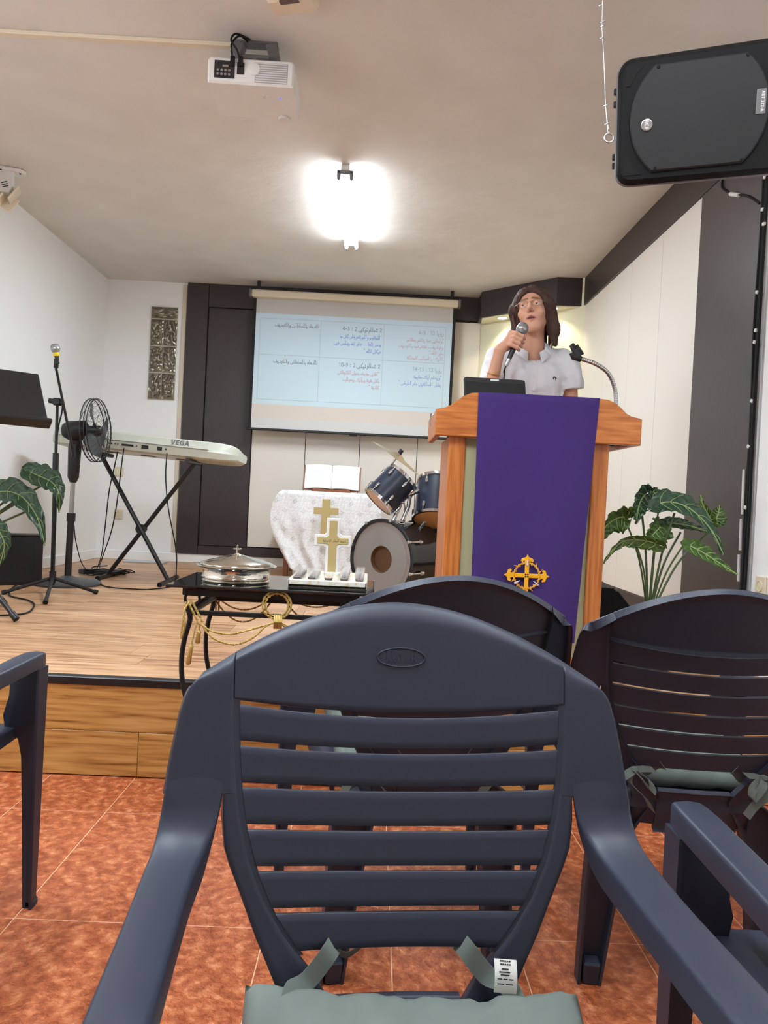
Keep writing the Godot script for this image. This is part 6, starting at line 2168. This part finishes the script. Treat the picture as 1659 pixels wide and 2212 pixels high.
	var cuffL := sL.lerp(eL, .46)
	var fold := noise(5.0, 8, 2)
	var shirt := func(p: Vector3) -> float:
		var q := Vector3(p.x, p.y, p.z * 1.45)
		var d := cap(q, Vector3(-.05, .86, 0), Vector3(.05, .86, 0), .138, .138)
		d = smin(d, cap(q, Vector3(-.03, 1.08, 0), Vector3(.03, 1.08, 0), .112, .112), .06)
		d = smin(d, cap(q, Vector3(-.036, 1.25, .012), Vector3(.036, 1.25, .012), .116, .116), .06)
		d = smin(d, cap(q, Vector3(-.118, 1.358, -.02), Vector3(.128, 1.358, -.02), .052, .052), .05)
		d = smin(d, cap(p, Vector3(-.03, 1.385, -.02), Vector3(.03, 1.385, -.02), .060, .060), .03)
		d = smin(d, cap(p, sR, cuffR + (cuffR - sR) * .25, .064, .066), .03)
		d = smin(d, cap(p, sL, cuffL + (cuffL - sL) * .4, .062, .078), .03)
		d += fold.get_noise_3d(p.x * 2.2 + p.y * 1.5, p.y * 1.6, p.z * 2.0) * .012
		# cuffs, hem, neck opening and the placket's V
		d = maxf(d, (p - cuffR).dot((eR - sR).normalized()) if p.x < -.152 else -1.0)
		d = maxf(d, (p - cuffL).dot((eL - sL).normalized()) if p.x > .155 else -1.0)
		d = maxf(d, -(p.y - .83))
		d = maxf(d, -cap(p, Vector3(-.004, 1.36, .01), Vector3(-.01, 1.50, .03), .052, .075))
		d = maxf(d, -cap(p, Vector3(-.003, 1.395, .05), Vector3(-.003, 1.345, .10), .034, .006))
		return d
	var ss := mb(1)
	net(ss, shirt, Vector3(-.30, .80, -.16), Vector3(.31, 1.46, .17), .0075)
	var sh := obj("shirt", ss, mats.shirt, t)
	var co := mb()
	for s in [-1.0, 1.0]:
		var cf := func(u: float, v: float) -> Vector3:
			# collar leaf from the nape round to the point in front
			var a := lerpf(PI * .98, PI * .12, u)
			var r := .070 + v * .020
			var x: float = sin(a) * r * s
			var zz := .012 - cos(a) * -1.0 * 0.0 + cos(a) * -.066 + .0
			zz = -.018 + cos(PI - a) * .0 + (-cos(a)) * -.062
			var pt := Vector3(x - .004, 1.432 - .055 * pow(u, 2.2) - v * (.022 + .030 * pow(u, 3.0)), -.012 + cos(a) * .066 + v * .016 * cos(a) + .012 * u + v * .012 * u)
			return pt
		if s > 0:
			plate(co, func(u: float, v: float) -> Vector3: return cf.call(1.0 - u, 1.0 - v), 12, 3, .0025, [1, 1, 1, 1], .001)
		else:
			plate(co, func(u: float, v: float) -> Vector3: return cf.call(u, 1.0 - v), 12, 3, .0025, [1, 1, 1, 1], .001)
	obj("collar", co, mats.shirt, sh)
	for k in 4:
		var y: float = 1.325 - k * .062
		var bt := mb()
		lathe(bt, [Vector2(0, -.004), Vector2(.005, -.003), Vector2(.0055, .002), Vector2(0, .003)], Transform3D(Basis(Vector3.RIGHT, PI / 2), Vector3(-.003, y, shirt_front(shirt, -.003, y) + .0036)), 12)
		obj("button", bt, mats.white_plastic, sh)
	var pk := func(u: float, v: float) -> Vector3:
		var x := lerpf(-.019, .013, u)
		var y := lerpf(.88, 1.338, v)
		return Vector3(x, y, shirt_front(shirt, x, y) + .0022)
	obj("placket", plate(mb(), pk, 4, 22, .002, [1, 1, 1, 1], .0008), mats.shirt, sh)
	var em := mb()
	for q in [[.092, 1.262, .012, .008], [.099, 1.259, .008, .007], [.0865, 1.256, .004, .010], [.098, 1.253, .004, .010]]:
		box(em, Vector3(q[2], q[3], .002), xf(Vector3(q[0], q[1], shirt_front(shirt, q[0], q[1]) + .001), Vector3(0, 25, 15)), .0008)
	obj("emblem", em, mats.black, sh)
	# trousers and shoes, behind the lectern
	var tr := func(p: Vector3) -> float:
		var q := Vector3(p.x, p.y, p.z * 1.35)
		var d := cap(q, Vector3(-.05, .92, 0), Vector3(.05, .92, 0), .134, .134)
		for s in [-1.0, 1.0]:
			d = smin(d, cap(p, Vector3(.085 * s, .86, 0), Vector3(.096 * s, .48, .012), .098, .072), .03)
			d = smin(d, cap(p, Vector3(.096 * s, .48, .012), Vector3(.10 * s, .05, -.008), .072, .064), .03)
		return maxf(d, p.y - 1.0)
	var ts := mb(1)
	net(ts, tr, Vector3(-.22, .03, -.16), Vector3(.22, 1.02, .16), .014)
	obj("trousers", ts, mats.trousers, t)
	for s in [-1.0, 1.0]:
		var so := mb(1)
		net(so, func(p: Vector3) -> float: return maxf(smin(cap(p, Vector3(.10 * s, .045, -.03), Vector3(.11 * s, .032, .12), .042, .036), cap(p, Vector3(.10 * s, .05, -.01), Vector3(.10 * s, .10, -.015), .042, .040), .02), -p.y), Vector3(.10 * s - .08, -.02, -.12), Vector3(.10 * s + .08, .16, .2), .01)
		obj("shoe", so, mats.black, t)
	# glasses, earring, bracelet
	var gl := mb()
	for s in [-1.0, 1.0]:
		var ring := []
		for k in 25:
			var a := TAU * k / 24.0
			var cx := cos(a)
			var sy := sin(a)
			ring.append(HX * Vector3(.0325 * s + signf(cx) * pow(absf(cx), .7) * .0235, .011 + signf(sy) * pow(absf(sy), .7) * .0150, .0905 - .012 * pow(absf(.0325 + cx * s * .0235) / .055, 2.0)))
		tube(gl, ring, .0009, 6, false)
		tube(gl, [HX * Vector3(.055 * s, .018, .080), HX * Vector3(.068 * s, .019, .070), HX * Vector3(.076 * s, .012, .0)], .0014, 6)
	tube(gl, [HX * Vector3(-.0095, .014, .0895), HX * Vector3(0, .0175, .0925), HX * Vector3(.0095, .014, .0895)], .0013, 6)
	obj("glasses", gl, mats.spectacle, t)
	for s in [1.0]:
		obj("earring", lathe(mb(), sphere(.0042), Transform3D(Basis(), HX * Vector3(.080 * s, -.036, -.002)), 12), mats.silver, t)
	var bc := eR.lerp(wR, .58)
	var bd := (wR - eR).normalized()
	var bs := bd.cross(Vector3(0, 0, 1)).normalized()
	var bu := bs.cross(bd)
	var brg := []
	for k in 21:
		var a := TAU * k / 20.0
		brg.append(bc + (bs * cos(a) + bu * sin(a)) * .0325 + bd * .004 * sin(a))
	obj("bracelet", tube(mb(), brg, .0022, 6, false), mats.gold_wire, t)
	# the microphone in her hand
	var mc := hand_mic("microphone", "grey-headed cabled microphone held to the woman's mouth", foot + micA, foot + micB, mats.black)
	obj("plug", lathe(mb(), [Vector2(0, -.034), Vector2(.006, -.034), Vector2(.0095, -.022), Vector2(.0098, .0), Vector2(0, .001)], Transform3D(), 14), mats.steel, mc)
	var b := foot + micB - A * .034
	tag(obj("microphone_cable", tube(mb(), curve([b, b + Vector3(-.008, -.03, .004), Vector3(0.5476, 1.6058, -3.2900), Vector3(0.5420, 1.5285, -3.2700), Vector3(0.5238, 1.4713, -3.1600), Vector3(0.5296, 1.4180, -3.1100)], 6), .0034, 7), mats.rubber), "thin black cable hanging from the held microphone down behind the lectern", "cable")

func shirt_front(f: Callable, x: float, y: float) -> float:
	var z := .16
	while z > -.05 and f.call(Vector3(x, y, z)) > 0.0:
		z -= .002
	return z

func sphere(r: float) -> Array:
	var o := []
	for k in 11:
		var a := PI * k / 10.0
		o.append(Vector2(sin(a) * r, -cos(a) * r))
	return o

func _ready() -> void:
	# camera
	var cam := Camera3D.new()
	cam.name = "camera"
	cam.fov = 69.3
	cam.near = 0.02
	cam.far = 60.0
	cam.current = true
	add_child(cam)
	var b := Basis(Vector3.UP, deg_to_rad(-.77)) * Basis(Vector3.RIGHT, deg_to_rad(-.85)) * Basis(Vector3.BACK, deg_to_rad(2.85))
	cam.transform = Transform3D(b, Vector3(0, 1.0, 0))
	# surroundings and exposure
	var env := Environment.new()
	env.background_mode = Environment.BG_COLOR
	env.background_color = Color(.02, .022, .03)
	env.tonemap_mode = Environment.TONE_MAPPER_LINEAR
	env.tonemap_exposure = EXPO
	env.sdfgi_enabled = true
	env.ssao_enabled = true
	env.ssil_enabled = true
	var we := WorldEnvironment.new()
	we.name = "surroundings"
	we.environment = env
	add_child(we)
	make_materials()
	mats.grey_plastic = mat("grey plastic", c8(120, 120, 122), .5)
	mats.beige_trim = mat("beige strip", c8(214, 200, 180), .6)
	mats.wenge_grey = tri_mat("dark grey veneer", ntex(512, noise(.05, 33, 4), [0.0, .5, 1.0], [c8(62, 54, 53), c8(70, 62, 61), c8(78, 70, 68)]), Vector3(5, .3, 5), .36)
	mats.mortar = mat("pale mortar", c8(190, 182, 164), .9)
	mats.block_glass = mat("smoky glass block", c8(128, 120, 106), .06, .6)
	mats.grey_metal = mat("grey painted metal", c8(118, 116, 118), .4, .4)
	mats.blue_led = mat("blue status light", c8(60, 80, 255), .4)
	mats.blue_led.emission_enabled = true
	mats.blue_led.emission = c8(60, 80, 255)
	mats.blue_led.emission_energy_multiplier = 2.0
	mats.brown_glass = mat("dark brown window", c8(92, 72, 72), .25)
	mats.speaker_black = tri_mat("speaker plastic", null, Vector3(40, 40, 40), .55, ntex(256, noise(.2, 19, 2)), .02, false, c8(15, 15, 16))
	mats.speaker_black.metallic_specular = .3
	var gi := Image.create(64, 64, false, Image.FORMAT_RGB8)
	gi.fill(c8(20, 20, 22))
	for gy in 4:
		for gx in 4:
			gi.fill_rect(Rect2i(gx * 16 + (8 if gy % 2 else 0), gy * 16 + 3, 9, 9), c8(7, 7, 8))
	mats.vent_grey = mat("vent shadow grey", c8(168, 166, 166), .6)
	mats.grille = tri_mat("perforated grille", ImageTexture.create_from_image(gi), Vector3(70, 70, 70), .6, null, .1, false)
	mats.port_black = mat("black port opening", c8(8, 8, 9), .9)
	mats.yellowed = mat("yellowed plastic", c8(222, 214, 176), .5)
	mats.mesh_metal = tri_mat("microphone mesh", null, Vector3(120, 120, 120), .45, ntex(128, noise(.2, 2, 1, FastNoiseLite.TYPE_CELLULAR)), .05, false, c8(150, 150, 152))
	mats.mesh_metal.metallic = .7
	mats.yellow_tape = mat("yellow tape", c8(236, 206, 40), .5)
	mats.fan_base = mat("dark grey plastic", c8(66, 66, 68), .4)
	mats.smoke_plastic = mat("smoky fan blade", c8(60, 60, 62), .3)
	mats.keyboard_silver = mat("pale silver-green plastic", c8(196, 198, 184), .35, .15)
	mats.grey_light = mat("pale grey board", c8(196, 196, 198), .6)
	mats.cardboard = mat("brown tape", c8(150, 108, 66), .7)
	mats.leaf_dark = tri_mat("dark glossy leaf", ntex(256, noise(.03, 14, 3), [0.1, .5, .9], [c8(30, 58, 40), c8(44, 76, 52), c8(66, 98, 70)]), Vector3(5, 5, 5), .28)
	mats.leaf_light = tri_mat("green leaf", ntex(256, noise(.03, 15, 3), [0.1, .5, .9], [c8(44, 72, 24), c8(64, 96, 32), c8(92, 124, 50)]), Vector3(5, 5, 5), .36)
	mats.vein = mat("pale leaf vein", c8(150, 172, 112), .5)
	mats.stem_green = mat("green stem", c8(74, 92, 52), .45)
	mats.soil = mat("potting soil", c8(52, 40, 32), .95)
	mats.black_glass = mat("dark table glass", c8(22, 22, 24), .04)
	mats.iron = mat("wrought iron", c8(26, 25, 25), .5, .3)
	mats.gold_cord = mat("gold cord", c8(196, 168, 96), .5, .35)
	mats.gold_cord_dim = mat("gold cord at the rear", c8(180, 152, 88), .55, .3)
	mats.tray_white = tri_mat("worn white paint", ntex(256, noise(.02, 12, 3), [0.3, .55, .8], [c8(238, 234, 222), c8(234, 228, 212), c8(220, 204, 170)]), Vector3(9, 9, 9), .5)
	mats.wood_red = tri_mat("red-brown wood", ntex(256, noise(.03, 24, 3), [0.2, .8], [c8(112, 62, 38), c8(142, 84, 54)]), Vector3(2, 12, 12), .5)
	var li := Image.create(128, 128, false, Image.FORMAT_RGB8)
	var ln := noise(.06, 91, 3)
	for ly in 128:
		for lx in 128:
			var dd := minf(absf(lx - 32) + absf(ly - 32), absf(lx - 96) + absf(ly - 96))
			dd = minf(dd, minf(absf(lx - 160 + 0) + absf(ly - 32), absf(lx + 32) + absf(ly - 96)))
			var g := 226.0
			if dd > 9 and dd < 19:
				g = 196.0
			elif dd < 5:
				g = 200.0
			g += ln.get_noise_2d(lx, ly) * 26.0
			li.set_pixel(lx, ly, Color(g / 255.0, (g - 2) / 255.0, (g - 3) / 255.0))
	mats.lace = tri_mat("white lace", ImageTexture.create_from_image(li), Vector3(6.5, 6.5, 6.5), .9)
	var pi := Image.create(128, 128, false, Image.FORMAT_RGB8)
	pi.fill(c8(240, 240, 236))
	for pr in 18:
		pi.fill_rect(Rect2i(6, 6 + pr * 6, 116 - (pr * 37) % 23, 2), c8(198, 202, 206))
	mats.book_print = sheet_mat("book print", pi)
	mats.gloss_black = mat("glossy black lacquer", c8(34, 36, 40), .12)
	mats.drum_grey = mat("clear grey drum head", c8(140, 132, 126), .3)
	mats.drum_grey2 = mat("grey drum head centre", c8(140, 136, 134), .25)
	mats.drum_head = mat("white drum head", c8(220, 216, 206), .5)
	mats.amber = mat("amber drum head", c8(214, 160, 104), .3)
	mats.amber_dark = mat("dim drum inside", c8(92, 62, 34), .6)
	mats.drum_blue = mat("dark blue drum wrap", c8(32, 38, 54), .3)
	mats.bronze = mat("bronze", c8(176, 154, 122), .35, .8)
	var pt := ntex(512, noise(.012, 44, 4, FastNoiseLite.TYPE_SIMPLEX_SMOOTH, 5.0), [0.12, .5, .88], [c8(160, 88, 36), c8(190, 112, 50), c8(206, 132, 68)])
	mats.pine = tri_mat("honey pine boards", pt, Vector3(.6, 6, 6), .34)
	mats.pine_post = tri_mat("honey pine posts", pt, Vector3(9, .45, 9), .34)
	mats.green_fabric = tri_mat("pale green fabric", ntex(256, noise(.4, 16, 2), [0.0, 1.0], [c8(178, 176, 136), c8(196, 194, 156)]), Vector3(20, 20, 20), .95)
	mats.purple = tri_mat("purple cloth", ntex(256, noise(.4, 17, 2), [0.0, 1.0], [c8(53, 31, 97), c8(60, 36, 106)]), Vector3(25, 25, 25), .9)
	mats.embroidery = mat("gold embroidery", c8(238, 172, 10), .55)
	mats.silver_thread = mat("silver thread", c8(216, 206, 214), .5)
	mats.skin = mat("skin", Color.WHITE, .56)
	mats.skin.vertex_color_use_as_albedo = true
	mats.skin.subsurf_scatter_enabled = true
	mats.skin.subsurf_scatter_strength = .04
	mats.eye_white = mat("eye white", c8(206, 196, 188), .3)
	mats.hair_light = tri_mat("brown hair lock", ntex(256, noise(.08, 28, 3), [0.2, .8], [c8(58, 36, 28), c8(112, 72, 54)]), Vector3(20, 2, 20), .55, null, .1, false)
	mats.iris = mat("dark iris", c8(44, 32, 26), .2)
	mats.hair = tri_mat("dark brown hair", ntex(256, noise(.06, 18, 3), [0.2, .8], [c8(46, 28, 22), c8(92, 58, 44)]), Vector3(16, 1.2, 16), .66, ntex(256, noise(.1, 22, 3)), .35, false)
	mats.shirt = tri_mat("white shirt cotton", null, Vector3(5, 5, 5), .85, ntex(256, noise(.012, 27, 3)), .22, false, c8(232, 232, 236))
	mats.trousers = mat("dark trousers", c8(38, 38, 46), .85)
	mats.gold_wire = mat("gold wire", c8(206, 170, 96), .3, .9)
	mats.spectacle = mat("thin spectacle frame", c8(150, 138, 116), .3, .8)
	var sg := mat("lit spot lens", Color.WHITE, .4)
	sg.emission_enabled = true
	sg.emission = Color(1, .98, .9)
	sg.emission_energy_multiplier = 6.0
	mats.spot_glow = sg
	var glow := mat("lit tube", Color.WHITE, .4)
	glow.emission_enabled = true
	glow.emission = Color(.93, .97, 1.0)
	glow.emission_energy_multiplier = 50.0
	mats.tube_glow = glow
	# lamps
	tube_lamp("lit double fluorescent tube lamp on the ceiling over the stage", -.262, -4.28, -5.5, LAMP, Color(.89, .95, 1.0))
	tube_lamp("double fluorescent tube lamp on the ceiling near the left wall, above the front row", -1.95, -2.4, -1.2, LAMP2L, Color(.90, .955, 1.0))
	tube_lamp("double fluorescent tube lamp on the ceiling above the nearest chair", -.45, -1.5, -.3, LAMP2, Color(.90, .955, 1.0))
	tube_lamp("double fluorescent tube lamp on the ceiling above the right front chairs", .75, -1.62, -.42, LAMP2R, Color(.90, .955, 1.0))
	tube_lamp("double fluorescent tube lamp on the ceiling at the rear of the hall", -.262, 3.0, 4.2, LAMP3, Color(.90, .955, 1.0))
	build_room()
	build_window()
	build_chairs()
	build_rest()
